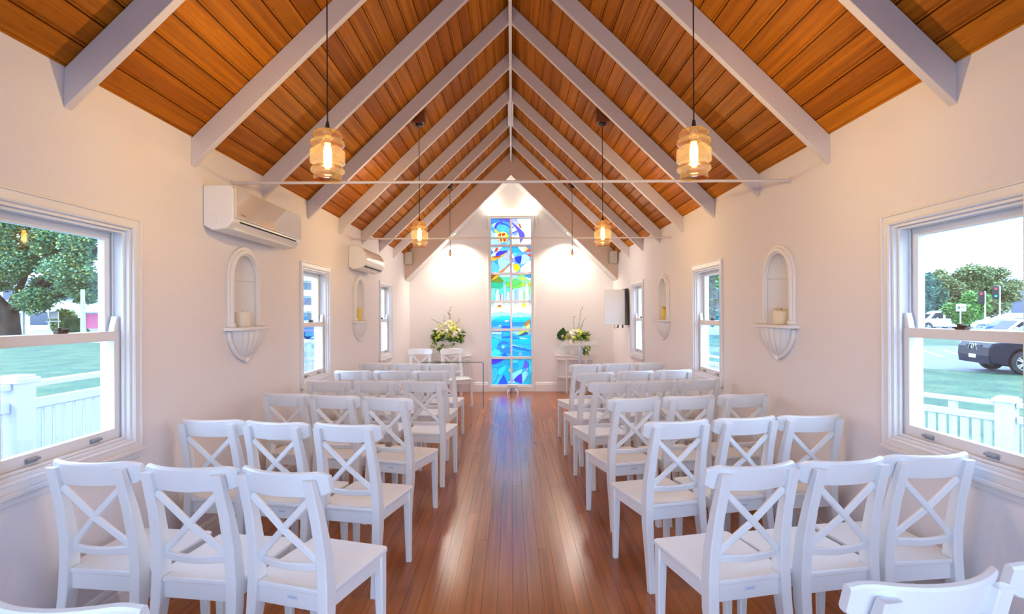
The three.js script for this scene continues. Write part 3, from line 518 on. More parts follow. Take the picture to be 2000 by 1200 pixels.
function candle(sx, d, off, r, h, slant, mat, label) { // stands on the niche shelf
  const c = thing('pillar_candle', label, 'candle', [sx * (WH - .005), 1.4015, -(d + off)], 0, 'candles in the niches');
  const n = 28, rg = []; for (const [rad, y, sl] of [[r * .97, 0, 0], [r, .004, 0], [r, h - .004, 1], [r * .95, h, 1], [r * .8, h - .004, 1]]) rg.push(Array.from({ length: n }, (_, i) => { const a = -2 * Math.PI * i / n; return [rad * Math.cos(a), y + sl * slant * -Math.sin(a) * rad / r, rad * Math.sin(a)]; }));
  part('wax', [loft(rg, .7)], mat, c); part('wick', [cyl(.0015, .0015, .014, 0, h + .003, 0, 6)], M.wick, c);
}
for (const sx of [-1, 1]) {
  const S = sx < 0 ? 'left' : 'right';
  niche(sx, NICHES[0], 'white arched plaster niche with scallop bracket, ' + S + ' wall, nearer the camera');
  niche(sx, NICHES[1], 'white arched plaster niche with scallop bracket, ' + S + ' wall, farther away');
}
candle(-1, NICHES[0], -.03, .052, .105, 0, M.candleWhite, 'pale cream pillar candle in the nearer left niche');
candle(1, NICHES[0], -.04, .055, .105, .012, M.candle, 'cream pillar candle with slanted top in the nearer right niche');
candle(-1, NICHES[1], -.02, .038, .16, 0, M.candleGold, 'tall golden pillar candle in the farther left niche');
candle(1, NICHES[1], -.03, .04, .15, .016, M.candleGold, 'tall golden candle with slanted top in the farther right niche');

// ---------------------------------------------------------------- pendant lamps
{
  const X = .945, DS = [2.80, 5.60, 8.40], word = ['nearest', 'middle', 'farthest'];
  const prof = [[.012, .262], [.03, .262], [.062, .252], [.074, .236], [.076, .225], [.066, .212], [.068, .206], [.084, .198], [.086, .185], [.080, .172], [.069, .166], [.070, .160], [.086, .150], [.0875, .145], [.0875, .092], [.086, .086], [.071, .076], [.070, .070], [.082, .062], [.0855, .052], [.083, .040], [.071, .033], [.069, .028], [.069, .002], [.067, 0]];
  DS.forEach((d, i) => { for (const sx of [-1, 1]) {
    const bot = 2.18, p = thing('pendant_lamp', (i === 2 ? 'pale' : 'amber') + ' ribbed glass pendant lamp with filament bulb, ' + word[i] + ' of the ' + (sx < 0 ? 'left' : 'right') + ' row', 'lamp', [sx * X, bot, -d], 0, 'hanging glass lamps');
    part('shade', [lathe(prof, 48)], i === 2 ? M.shadeClear : M.shade, p);
    const roof = roofY(X) - bot;
    part('cord', [cyl(.0035, .0035, roof - .09 - .30, 0, (roof - .09 + .30) / 2, 0, 8)], M.cord, p);
    part('cord_grip', [cyl(.007, .012, .035, 0, .285, 0, 14)], M.cord, p);
    part('socket', [cyl(.021, .024, .05, 0, .24, 0, 20), cyl(.018, .018, .03, 0, .205, 0, 20)], M.brass, p);
    const bl = part('bulb', [lathe([[.001, .060], [.010, .061], [.0175, .070], [.0195, .09], [.021, .13], [.0205, .155], [.015, .178], [.011, .195]], 20)], M.bulb, p);
    part('ceiling_rose', [lathe([[0, roof - .105], [.02, roof - .105], [.034, roof - .098], [.037, roof - .085], [.037, roof - .072], [0, roof - .072]], 24)], M.black, p);
    const a = .062, s = shapeOf([[-a, -RISE * a * -1 * sx + .0], [-a, -.072], [a, -.072], [a, -RISE * a * sx + .0]]); // wedge block: its top lies on the sloping boards
    part('wedge_block', [extr(s, .10, -.05, .002).translate(0, roof - .003, 0)], M.block, p);
    const l = new THREE.PointLight(lin(1, .96, .92), PENDANT, 0, 2); l.position.set(sx * X, bot + .115, -d); l.castShadow = true; l.shadow.radius = 1; scene.add(l);
  } });
}

// ---------------------------------------------------------------- air conditioners on the left wall
function acText(str) {
  const c = document.createElement('canvas'); c.width = 256; c.height = 48; const x = c.getContext('2d'); x.clearRect(0, 0, 256, 48); x.fillStyle = '#23262c'; x.font = 'bold 42px sans-serif'; x.textAlign = 'center'; x.fillText(str, 128, 39); const t = new THREE.CanvasTexture(c); t.colorSpace = THREE.SRGBColorSpace; return std(0xffffff, .3, { map: t, transparent: true });
}
{
  // local x along the wall (deeper), z out of the wall
  const L = 1.08, a = thing('air_conditioner', 'long glossy white split air conditioner high on the left wall, nearer the camera', 'air conditioner', [-WH, 2.02, -3.405], Math.PI / 2);
  const body = shapeOf([[0.002, 0.03], [.06, 0], [.15, .012], [.185, .05], [.192, .07], [.192, .262], [.175, .285], [.012, .285], [0.002, .275]]);
  const g = extr(body, L, 0, .008); g.rotateY(-Math.PI / 2); g.translate(L, 0, 0); // x: L..0 ; z: out
  part('casing', [g], M.acWhite, a);
  part('front_panel', [rbox(L - .02, .195, .014, .006, L / 2, .176, .199, 3)], M.acGloss, a);
  const lv = part('louvre', [turnG(rbox(L - .16, .012, .085, .004), .42, 0, 0, L / 2, .027, .137)], M.acWhite, a);
  part('air_slot', [turnG(box(L - .17, .006, .012), .8, 0, 0, L / 2, .062, .1905)], M.slot, a);
  const t = part('lettering', [new THREE.PlaneGeometry(.085, .016)], acText('Panasonic'), a); t.position.set(.10, .108, .2068);
  part('indicator', [box(.03, .006, .002, .10, .082, .193)], M.greyMetal, a);
  part('drain_cap', [turnG(new THREE.TorusGeometry(.028, .0025, 6, 24), 0, Math.PI / 2, 0, -.0005, .07, .07)], M.acWhite, a);
  const b = thing('air_conditioner', 'rounded champagne white split air conditioner on the left wall, farther away', 'air conditioner', [-WH, 2.02, -6.43], Math.PI / 2);
  const L2 = .92, bs = new THREE.Shape(); bs.moveTo(.002, .03); bs.lineTo(.06, 0); bs.lineTo(.15, .015); bs.quadraticCurveTo(.215, .05, .215, .12); bs.quadraticCurveTo(.205, .22, .13, .27); bs.lineTo(.10, .28); bs.lineTo(.01, .28); bs.lineTo(.002, .27); bs.closePath();
  const h = extr(bs, L2, 0, .008, 16); h.rotateY(-Math.PI / 2); h.translate(L2, 0, 0); part('casing', [h], M.acWhite, b);
  const fs = new THREE.Shape(); fs.moveTo(.185, .06); fs.quadraticCurveTo(.222, .09, .221, .13); fs.quadraticCurveTo(.212, .225, .138, .272); fs.lineTo(.13, .262); fs.quadraticCurveTo(.2, .21, .208, .125); fs.quadraticCurveTo(.205, .09, .18, .068); fs.closePath();
  const fg = extr(fs, L2 - .03, 0, .003, 16); fg.rotateY(-Math.PI / 2); fg.translate(L2 - .015, 0, 0); part('front_panel', [fg], M.acChampagne, b);
  part('air_slot', [turnG(box(L2 - .12, .016, .03), .55, 0, 0, L2 / 2, .045, .176)], M.slot, b);
  part('louvre', [turnG(rbox(L2 - .12, .008, .07, .003), .35, 0, 0, L2 / 2, .018, .13)], M.acWhite, b);
  part('badge', [turnG(box(.022, .008, .003), -.3, 0, 0, L2 / 2, .17, .2145)], M.greyMetal, b);
}

// ---------------------------------------------------------------- chairs (local: sitter faces -z, back towards +z)
function chairProto() {
  const o = new THREE.Group();
  const P = [[0, .250], [.15, .228], [.34, .197], [.46, .190], [.58, .199], [.72, .228], [.882, .276]], TH = [.034, .044, .058, .062, .054, .042, .030], XS = [.170, .167, .163, .160, .156, .151, .146];
  for (const s of [-1, 1]) part('back_post', [loft(P.map(([y, z], i) => { const a = P[Math.max(0, i - 1)], b = P[Math.min(P.length - 1, i + 1)], l = Math.hypot(b[0] - a[0], b[1] - a[1]), ty = (b[0] - a[0]) / l, tz = (b[1] - a[1]) / l; return ring([s * XS[i], y, z], [1, 0, 0], i === 0 || i === P.length - 1 ? [0, 0, -1] : [0, tz, -ty], .044 - .006 * (i < 2 ? 1 : 0), TH[i], .004); }), .3)], M.chair, o);
  for (const s of [-1, 1]) part('leg', [loft([[0, .030, .030], [.30, .040, .040], [.4275, .042, .042]].map(([y, w, h]) => ring([s * (.170 + (.042 - w) * .3), y, -.178 - (.042 - w) * .3], [1, 0, 0], [0, 0, -1], w, h, .004)))], M.chair, o);
  // seat with notches for the posts
  const ss = new THREE.Shape(); const c = .03;
  ss.moveTo(-.196 + c, -.215); ss.lineTo(.196 - c, -.215); ss.quadraticCurveTo(.196, -.215, .1958, -.215 + c); ss.lineTo(.186, .160); ss.lineTo(.137, .160); ss.lineTo(.137, .212); ss.lineTo(-.137, .212); ss.lineTo(-.137, .160); ss.lineTo(-.186, .160); ss.lineTo(-.1958, -.215 + c); ss.quadraticCurveTo(-.196, -.215, -.196 + c, -.215);
  const sg = extr(ss, .022, 0, .006, 8); sg.rotateX(Math.PI / 2); sg.translate(0, .45, 0); part('seat', [sg], M.chair, o);
  part('rear_apron', [rbox(.29, .068, .02, .003, 0, .3935, .188)], M.chair, o);
  part('front_apron', [rbox(.298, .055, .02, .003, 0, .40, -.182)], M.chair, o);
  for (const s of [-1, 1]) part('side_apron', [loft([[-.158, .174], [.168, .168]].map(([z, x]) => ring([s * x, .40, z], [1, 0, 0], [0, 1, 0], .02, .055, .003)))], M.chair, o);
  // bowed top rail on the front of the posts
  const bow = (x) => .283 - .066 * (x / .1975) ** 2;
  const N = 20, rg = [];
  for (let i = 0; i <= N; i++) { const x = -.1975 + .395 * i / N, e = Math.min(i, N - i), hh = e === 0 ? .066 : e === 1 ? .090 : .100, y = .859, lean = .27, ax = [0, Math.cos(lean), Math.sin(lean)], ay = [0, Math.sin(lean), -Math.cos(lean)]; const dz = .06 * x / .1975 * .5; rg.push(ring([x, y, bow(x) - .004], ax, [ay[0], -ay[1] * -1, ay[2]], hh, .022, .0055)); }
  part('top_rail', [loft(rg, .5)], M.chair, o);
  // crossed slats
  const zAt = (y) => { for (let i = 0; i + 1 < P.length; i++) if (y <= P[i + 1][0]) { const t = (y - P[i][0]) / (P[i + 1][0] - P[i][0]); return P[i][1] + t * (P[i + 1][1] - P[i][1]); } return .276; };
  for (const s of [-1, 1]) {
    const A = V(-s * .128, .800, zAt(.80) - .004 + s * .0025), B = V(s * .134, .548, zAt(.548) - .002 + s * .0025), m = A.clone().add(B).multiplyScalar(.5); m.z += .012;
    const t = B.clone().sub(A).normalize(), n = V(0, .2, 1).normalize(), u = new THREE.Vector3().crossVectors(t, n).normalize(), w = new THREE.Vector3().crossVectors(u, t).normalize();
    part('cross_slat', [loft([A, m, B].map(p => ring(p.toArray(), u.toArray(), w.toArray(), .026, .015, .003)))], M.chair, o);
  }
  const lr = []; for (let i = 0; i <= 10; i++) { const x = -.138 + .276 * i / 10; lr.push(ring([x, .532, .190 + .030 * (1 - (x / .138) ** 2)], [0, 1, .15], [0, .15, -1], .032, .018, .004)); }
  part('lower_rail', [loft(lr, .5)], M.chair, o);
  return o;
}
const chair0 = chairProto();
function chair(x, dRail, yaw, label, group, sticker) { // x, dRail: middle of the top rail; yaw > 0 turns the sitter to the left
  const c = chair0.clone(); c.name = numbered('cross_back_chair'); scene.add(c);
  const off = .25; c.rotation.y = yaw; c.position.set(x - off * Math.sin(yaw), 0, -dRail - off * Math.cos(yaw));
  tag(c, label, 'chair', group);
  if (sticker) { const s = part('name_label', [box(.05, .018, .0008, .012, .40, .1986)], M.sticker, c); part('lettering', [box(.034, .004, .0006, .012, .4, .1994)], M.print, s); }
  return c;
}
{ // rails measured row by row: [left end x, right end x, depth of left end, depth of right end] for wall, middle and aisle seats
  const L = [
    [[-1.58, -1.20, 1.17, 1.14], [-1.15, -.765, 1.145, 1.085]],
    [[-1.885, -1.49, 2.20, 2.15], [-1.455, -1.062, 2.125, 2.07], [-1.063, -.685, 2.10, 1.985]],
    [[-1.885, -1.49, 3.05, 3.0], [-1.495, -1.10, 3.00, 2.91], [-1.085, -.695, 2.93, 2.84]],
    [[-1.87, -1.48, 4.05, 3.97], [-1.48, -1.09, 3.94, 3.86], [-1.078, -.69, 3.86, 3.74]],
    [[-1.81, -1.42, 4.76, 4.73], [-1.385, -.995, 4.74, 4.71], [-.965, -.575, 4.72, 4.66]],
    [[-1.84, -1.45, 5.60, 5.57], [-1.432, -1.042, 5.58, 5.55], [-1.024, -.634, 5.54, 5.50]],
    [[-1.83, -1.44, 6.48, 6.44], [-1.42, -1.03, 6.40, 6.36], [-1.02, -.63, 6.31, 6.27]],
  ];
  const R = [
    [[1.18, 1.56, 1.25, 1.30], [.74, 1.125, 1.16, 1.235]],
    [[1.525, 1.91, 2.20, 2.25], [1.135, 1.52, 2.11, 2.19], [.745, 1.13, 2.045, 2.135]],
    [[1.51, 1.895, 3.05, 3.10], [1.12, 1.51, 2.97, 3.07], [.712, 1.095, 2.88, 2.98]],
    [[1.48, 1.87, 3.85, 3.93], [1.06, 1.45, 3.77, 3.85], [.66, 1.045, 3.68, 3.78]],
    [[1.455, 1.845, 4.71, 4.77], [1.06, 1.45, 4.63, 4.72], [.655, 1.04, 4.55, 4.64]],
    [[1.47, 1.86, 5.50, 5.56], [1.06, 1.45, 5.40, 5.48], [.645, 1.03, 5.26, 5.36]],
    [[1.44, 1.83, 6.32, 6.38], [1.04, 1.43, 6.22, 6.30], [.655, 1.04, 6.10, 6.20]],
  ];
  const row = ['first', 'second', 'third', 'fourth', 'fifth', 'sixth', 'seventh'], seat = ['wall', 'middle', 'aisle'];
  for (const [side, T] of [['left', L], ['right', R]]) T.forEach((r, i) => r.forEach(([x0, x1, d0, d1], k) => {
    const q = r.length === 3 ? k : k + 1;
    const yaw = -Math.atan2(d0 - d1, x1 - x0);
    chair((x0 + x1) / 2, (d0 + d1) / 2, yaw, 'white cross-back chair, ' + seat[q] + ' seat, ' + side + ' block, ' + row[i] + ' row from the camera', 'chairs of the ' + side + ' block', q > 0 && (i + q) % 2 === 1 && i < 6);
  }));
  // two chairs at the signing table, facing the room
  for (const [x, d, yaw, w] of [[-1.00, 8.94, Math.PI + .5, 'right'], [-1.50, 8.92, Math.PI + .08, 'left']]) {
    const c = chair0.clone(); c.name = numbered('cross_back_chair'); scene.add(c); c.rotation.y = yaw; c.position.set(x + .25 * Math.sin(yaw) * -1, 0, -d - .25 * Math.cos(yaw));
    tag(c, 'white cross-back chair facing the room behind the glass table, the ' + w + ' one', 'chair', 'chairs at the glass table');
  }
}

// ---------------------------------------------------------------- glass table
{
  const x0 = -1.46, x1 = -.455, d0 = 8.62, d1 = 8.80, h = .71, t = .012;
  const g = thing('glass_table', 'clear bent glass waterfall table with dark green edges', 'table', [(x0 + x1) / 2, 0, -(d0 + d1) / 2]);
  const w = x1 - x0, e = (d1 - d0) / 2, r = .03;
  const prof = []; const push = (x, y) => prof.push([x, y]);
  push(-w / 2, 0.001); for (let i = 0; i <= 6; i++) { const a = Math.PI - i / 6 * Math.PI / 2; push(-w / 2 + r + r * Math.cos(a), h - r + r * Math.sin(a)); } for (let i = 0; i <= 6; i++) { const a = Math.PI / 2 - i / 6 * Math.PI / 2; push(w / 2 - r + r * Math.cos(a), h - r + r * Math.sin(a)); } push(w / 2, 0.001);
  const pos = [], idx = []; prof.forEach(([x, y]) => pos.push(x, y, e, x, y, -e)); for (let i = 0; i + 1 < prof.length; i++) { const a = 2 * i; idx.push(a, a + 2, a + 1, a + 1, a + 2, a + 3); }
  const sg = new THREE.BufferGeometry(); sg.setAttribute('position', new THREE.Float32BufferAttribute(pos, 3)); sg.setIndex(idx); sg.computeVertexNormals();
  part('glass_sheet', [sg], M.clearGlass, g);
  for (const s of [-1, 1]) { const rings = prof.map(([x, y], i) => { const a = prof[Math.max(0, i - 1)], b = prof[Math.min(prof.length - 1, i + 1)], l = Math.hypot(b[0] - a[0], b[1] - a[1]); const nx = -(b[1] - a[1]) / l, ny = (b[0] - a[0]) / l; return ring([x, y, s * (e - .001)], [nx, ny, 0], [0, 0, 1], s > 0 ? t * .7 : t * .35, .004, .0005); }); part('glass_edge', [loft(rings)], M.glassEdge, g); }
}

// ---------------------------------------------------------------- half-moon consoles, flowers, lectern
function console_(x, label) {
  const g = thing('console_table', label, 'table', [x, 0, -END + .025], 0, 'half-moon console tables');
  const half = (r, dz) => { const s = new THREE.Shape(); s.moveTo(-r, 0); for (let i = 0; i <= 24; i++) { const a = Math.PI - Math.PI * i / 24; s.lineTo(r * Math.cos(a), dz * Math.sin(a)); } s.closePath(); return s; };
  const flat = (sh, t, y, b) => { const q = extr(sh, t, 0, b, 16); q.rotateX(Math.PI / 2); q.translate(0, y, 0); return q; };
  part('top', [flat(half(.375, .32), .024, .705, .006)], M.trim, g);
  const ap = half(.345, .29); ap.holes.push(new THREE.Path(half(.33, .275).getPoints().map(p => new THREE.Vector2(p.x * .97, p.y * .97 + .006))));
  part('apron', [flat(ap, .065, .681, .001)], M.trim, g);
  part('lower_shelf', [flat(half(.335, .28), .018, .30, .004)], M.trim, g);
  for (const a of [.02, 1.02, 2.12, 3.12]) { const lx = .335 * Math.cos(a), lz = .285 * Math.sin(a) + .018 * (a < .1 || a > 3 ? 1 : 0); part('leg', [loft([[0, .022], [.55, .032], [.68, .034]].map(([y, q]) => ring([lx, y, lz], [1, 0, 0], [0, 0, -1], q, q, .003)))], M.trim, g); }
  return g;
}
console_(-1.13, 'cream half-moon console table on the end wall, left of the stained glass');
console_(1.19, 'cream half-moon console table on the end wall, right of the stained glass');

function bloom(r, open) { // layered petals round a core
  const gs = [sph(r * .5, 0, r * .1, 0, 10)];
  for (let k = 0; k < 4; k++) { const n = 5 + k, rad = r * (.35 + .2 * k), tilt = .25 + .33 * k * open; for (let i = 0; i < n; i++) { const p = new THREE.SphereGeometry(r * .52, 7, 5, 0, Math.PI, 0, Math.PI); p.scale(1, 1.05, .3); p.rotateX(-tilt); p.translate(0, -r * .1 * k + r * .12, rad * .8); p.rotateY(2 * Math.PI * (i + k * .37) / n); gs.push(p); } }
  return merge(gs);
}
const bloomG = [bloom(1, .8), bloom(1, 1.1)];
function leafG(l, w) { const g = new THREE.BufferGeometry(); const P = []; const n = 5; const at = (t) => w * Math.sin(Math.PI * Math.pow(t, .8)) * .5; for (let i = 0; i < n; i++) { const a = i / n, b = (i + 1) / n, ya = -.25 * l * a * a, yb = -.25 * l * b * b; const A = [-at(a), ya + .1 * at(a), l * a], B = [0, ya, l * a], C = [at(a), ya + .1 * at(a), l * a], A2 = [-at(b), yb + .1 * at(b), l * b], B2 = [0, yb, l * b], C2 = [at(b), yb + .1 * at(b), l * b]; for (const t of [[A, A2, B], [B, A2, B2], [B, B2, C], [C, B2, C2]]) for (const q of t) P.push(...q); } g.setAttribute('position', new THREE.Float32BufferAttribute(P, 3)); g.setAttribute('uv', new THREE.Float32BufferAttribute(new Float32Array(P.length / 3 * 2), 2)); g.computeVertexNormals(); return g; }
const leaf1 = leafG(.075, .045), leaf2 = leafG(.11, .06), leafBig = leafG(.26, .2);
for (const k of ['leaf', 'leafLight', 'leafDark']) M[k].side = THREE.DoubleSide;
function bouquet(x, y, z, label, o) {
  const g = thing('flower_arrangement', label, 'flowers', [x, y, z], 0, 'flower arrangements');
  part('vase', [lathe(o.vase, 28)], o.vaseMat, g);
  const c = o.center;
  const put = (geo, name, mat, p, dir, s) => { const m = new THREE.Mesh(geo, mat); m.name = name; m.castShadow = m.receiveShadow = true; m.position.set(...p); m.scale.setScalar(s); m.quaternion.setFromUnitVectors(V(0, 1, 0), V(...dir).normalize()); g.add(m); return m; };
  for (const [bx, by, bz, r, kind] of o.blooms) { const p = [c[0] + bx, c[1] + by, c[2] + bz]; put(bloomG[kind === 'l' ? 1 : 0], kind === 'l' ? 'lime_bloom' : kind === 'c' ? 'cream_bloom' : 'white_bloom', kind === 'l' ? M.bloomLime : kind === 'c' ? M.bloomCream : M.bloomWhite, p, [bx * 1.6, by + .12, bz * 1.2 + .12], r); }
  const lv = [[], [], []];
  for (let i = 0; i < o.leaves; i++) {
    const th = rr(0, 2 * Math.PI), ph = rr(-.55, .75), R = rr(.6, 1); const p = [c[0] + o.r[0] * R * Math.cos(th) * Math.cos(ph), c[1] + o.r[1] * R * Math.sin(ph), c[2] + o.r[2] * R * Math.sin(th) * Math.cos(ph)];
    const q = (rnd() < .6 ? leaf1 : leaf2).clone(); q.rotateZ(rr(-.8, .8)); q.rotateX(rr(-.9, .6)); q.rotateY(Math.atan2(p[0] - c[0], p[2] - c[2]) + rr(-.6, .6)); q.translate(...p); q.computeBoundingBox(); if (q.boundingBox.min.z < -o.back) q.translate(0, 0, -o.back - q.boundingBox.min.z); lv[Math.floor(rnd() * 3)].push(q);
  }
  for (const [px, py, pz] of o.trail || []) for (let i = 0; i < 5; i++) { const q = leaf1.clone(); q.rotateX(rr(.2, 1.2)); q.rotateY(rr(-2, 2)); q.translate(c[0] + px + rr(-.03, .03), c[1] + py + rr(-.03, .03), c[2] + pz); lv[i % 2].push(q); }
  ['leaf', 'leafLight', 'leafDark'].forEach((k, i) => { const m = part('foliage', lv[i], M[k], g); m.userData.kind = 'stuff'; });
  if (o.big) { const q = leafBig.clone(); q.rotateX(-1.45); q.rotateY(o.big[3]); q.translate(c[0] + o.big[0], c[1] + o.big[1], c[2] + o.big[2]); part('large_leaf', [q], M.leafDark, g); }
  for (const tw of o.twigs) { const pts = tw.map(([a, b, e]) => [c[0] + a, c[1] + b, c[2] + (e || 0)]); const m = part('twig', [tube(pts, .0025, 16, 5)], M.twig, g); const bl = []; for (let i = 1; i < pts.length; i++) for (let k = 0; k < 3; k++) { const t = k / 3, a = pts[i - 1], b = pts[i]; const q = leaf1.clone(); q.scale(.4, .4, .4); q.rotateX(rr(-1, 1)); q.rotateY(rr(-3, 3)); q.translate(a[0] + (b[0] - a[0]) * t, a[1] + (b[1] - a[1]) * t, a[2] + (b[2] - a[2]) * t); bl.push(q); } part('buds', bl, o.budMat || M.twig, m).userData.kind = 'stuff'; }
  return g;
}
bouquet(-1.19, .7065, -END + .20, 'tall white and lime flower arrangement with trailing leaves on the left console', {
  vase: [[0, 0], [.06, 0], [.062, .006], [.02, .02], [.016, .10], [.05, .14], [.075, .18], [.07, .19], [0, .185]], vaseMat: M.vase, center: [0, .36, 0], r: [.27, .17, .15], leaves: 330, back: .17,
  blooms: [[-.02, .10, .13, .062, 'w'], [.17, .06, .12, .058, 'w'], [.07, .20, .08, .05, 'c'], [.02, .22, .05, .05, 'w'], [-.13, .10, .10, .04, 'w'], [.11, .14, .13, .046, 'l'], [.17, .17, .07, .042, 'l'], [.10, .25, .04, .04, 'l'], [-.15, .02, .13, .045, 'l'], [-.19, .06, .07, .036, 'l'], [.24, .11, .06, .04, 'w'], [-.08, .16, .10, .036, 'c'], [.0, .01, .15, .04, 'c'], [-.22, .13, .03, .03, 'w'], [-.05, .24, .09, .042, 'c'], [.04, .06, .15, .036, 'l'], [.12, .01, .14, .036, 'c'], [-.09, .06, .15, .036, 'l'], [.21, .0, .1, .034, 'l'], [-.13, .19, .06, .034, 'l'], [.04, .29, .03, .036, 'c'], [-.21, -.03, .1, .034, 'l']],
  trail: [[-.22, -.10, .08], [-.25, -.17, .08], [-.17, -.2, .06], [.22, -.03, .08], [.26, -.06, .06], [.12, -.12, .1], [-.09, -.16, .1], [-.11, -.22, .1], [-.13, -.24, .08]],
  twigs: [[[0, .2], [.04, .34], [.03, .45], [.08, .56]], [[-.02, .2], [-.06, .30], [-.05, .38]], [[-.05, .2], [-.18, .26], [-.30, .32]], [[.1, .2], [.19, .26], [.22, .34]], [[.05, .25], [.06, .38], [-.01, .46]]],
});
bouquet(1.19, .7065, -END + .19, 'low white and lime flower arrangement with grasses on the right console', {
  vase: [[0, 0], [.085, 0], [.10, .02], [.115, .22], [.108, .235], [.1, .225], [0, .22]], vaseMat: M.vase, center: [-.02, .33, 0], r: [.25, .13, .14], leaves: 260, back: .16,
  blooms: [[.0, .10, .10, .062, 'w'], [-.12, .06, .11, .055, 'w'], [-.10, -.07, .14, .055, 'w'], [-.17, -.04, .12, .036, 'w'], [-.07, .0, .14, .042, 'c'], [.08, .06, .11, .045, 'l'], [.13, .09, .07, .045, 'l'], [-.18, .0, .10, .04, 'l'], [.24, .0, .07, .045, 'l'], [.05, .0, .13, .04, 'l'], [-.24, .03, .07, .034, 'w'], [.12, -.01, .11, .034, 'c'], [.02, -.06, .15, .034, 'l'], [-.04, .13, .06, .04, 'c'], [.18, .05, .09, .036, 'l'], [-.02, -.01, .16, .036, 'l'], [.09, .13, .05, .036, 'l'], [.17, -.05, .11, .034, 'l']],
  trail: [[.18, -.17, .12], [.23, -.19, .12], [.22, -.25, .13], [.16, -.25, .12], [.25, -.14, .11]], big: [-.25, -.06, .06, .35], budMat: M.leafLight,
  twigs: [[[0, .1], [-.01, .26], [-.02, .36], [.02, .40]], [[.05, .12], [.10, .32], [.12, .50], [.17, .58]], [[.08, .1], [.16, .28], [.22, .37]], [[.1, .1], [.14, .2], [.15, .28]], [[.05, .1], [.07, .2], [.1, .27]]],
});
{
  const g = thing('lectern', 'clear acrylic lectern on a slim steel pole before the right console', 'lectern', [1.04, 0, -8.35]);
  part('base', [rbox(.38, .015, .32, .006, 0, .0085, 0)], M.steel, g);
  part('pole', [cyl(.017, .017, 1.0, 0, .515, 0, 20), cyl(.006, .006, .9, .03, .50, -.01, 10)], M.steel, g);
  part('reading_plate', [turnG(rbox(.58, .012, .34, .004), .22, 0, 0, 0, 1.02, 0)], M.acrylic, g);
  part('lip', [turnG(rbox(.58, .03, .010, .003), .22, 0, 0, 0, .992, .172)], M.acrylic, g);
}
// television on a swing arm, speakers, small stand at the foot of the window
{
  const g = thing('television', 'wall television on a swing arm, pale cover panel and black edge', 'television', [1.71, 0, -8.95], -.08);
  part('cover_panel', [rbox(.34, .58, .03, .006, -.015, 1.58, .02)], M.tvWhite, g);
  part('screen_body', [turnG(rbox(.05, .60, .16, .006), .0, .25, .06, .185, 1.585, -.03)], M.darkPlastic, g);
  part('arm', [box2(-.1, .10, 1.52, 1.57, -.09, .004), box2(.06, .222, 1.53, 1.56, -.12, -.08)], M.black, g);
  part('cable_clip', [box(.022, .06, .03, .045, 1.268, .0), box(.022, .06, .03, .12, 1.268, .0)], M.black, g);
  part('cable', [tube([[-.01, 1.29, 0], [-.02, 1.25, 0], [-.0, 1.235, 0], [.035, 1.25, 0]], .004, 16, 6)], M.black, g);
  for (const s of [-1, 1]) {
    const p = thing('speaker', 'small beige loudspeaker on the gable bulkhead, ' + (s < 0 ? 'left' : 'right') + ' corner', 'speaker', [s * (s < 0 ? 1.855 : 1.845), 2.38, -GABLE + .005], 0, 'gable loudspeakers');
    part('cabinet', [rbox(.15, .235, .12, .012, 0, .117, .065)], M.speakerBody, p);
    part('grille', [rbox(.13, .215, .012, .006, 0, .117, .129)], M.speaker, p);
  }
  const f = thing('floor_stand', 'small white topped silver folding stand at the foot of the stained glass', 'stand', [.015, 0, -10.12]);
  part('top_plate', [rbox(.215, .055, .12, .006, 0, .135, 0)], M.trim, f);
  part('bracket', [rbox(.12, .03, .08, .006, 0, .093, 0), rbox(.03, .05, .03, .004, 0, .06, .02)], M.greyMetal, f);
  for (const s of [-1, 1]) part('leg', [loft([[s * .05, .09], [s * .085, .05], [s * .10, .0]].map(([x, y]) => ring([x, y, 0], [1, 0, 0], [0, 0, -1], .022, .10, .003)))], M.steel, f);
  part('leg', [rod([-.03, .085, .03], [-.035, 0.0, .09], .008, 8)], M.darkPlastic, f);
  // shallow pilaster on the right wall by the far window
}

// ================================================================ outside
const GY = -.5;
top('lawn', [mapUV(box2(-130, 130, GY - .2, GY, -170, 40), (x, y, z) => [x * .22, z * .22])], M.grass, 'wide green lawn around the chapel', 'lawn', null, 'structure');
top('veranda_deck', [box2(-3.0, -WH - THK - .003, -.16, -.06, -END - 1, 3.5)], M.deck, 'grey veranda deck along the left side of the chapel', 'deck', null, 'structure');
top('veranda_deck', [box2(WH + THK + .003, 3.3, -.16, -.06, -END - 1, 3.5)], M.deck, 'grey veranda deck along the right side of the chapel', 'deck', null, 'structure');
top('entrance_deck', [box2(-3.0, 3.3, -.16, -.06, 3.503, 7)], M.deck, 'grey deck before the entrance doorway', 'deck', null, 'structure');
function uvw(g, k = .3) { return mapUV(g, (x, y, z) => [x * k, z * k]); }
top('road', [uvw(box2(-120, 8, GY - .1, GY + .012, -47, -39.5))], M.road, 'grey road beyond the left lawn', 'road', null, 'structure');
top('footpath', [uvw(box2(-120, 8, GY - .1, GY + .02, -62, -56.5))], M.kerb, 'pale footpath across the road under the big tree', 'path', null, 'structure');
top('parking_bay', [uvw(extr(shapeOf([[9, -31], [60, -31], [60, -15.8], [16.4, -16.6], [14.2, -18.8], [11, -23.2]]), .1).rotateX(Math.PI / 2).scale(1, 1, -1).scale(1, 1, -1).translate(0, GY + .012, 0))], M.road, 'grey parking strip where the black car stands', 'road', null, 'structure');
top('road', [uvw(box2(9, 120, GY - .1, GY + .012, -85, -47.5))], M.road, 'wide grey road beyond the right lawn', 'road', null, 'structure');
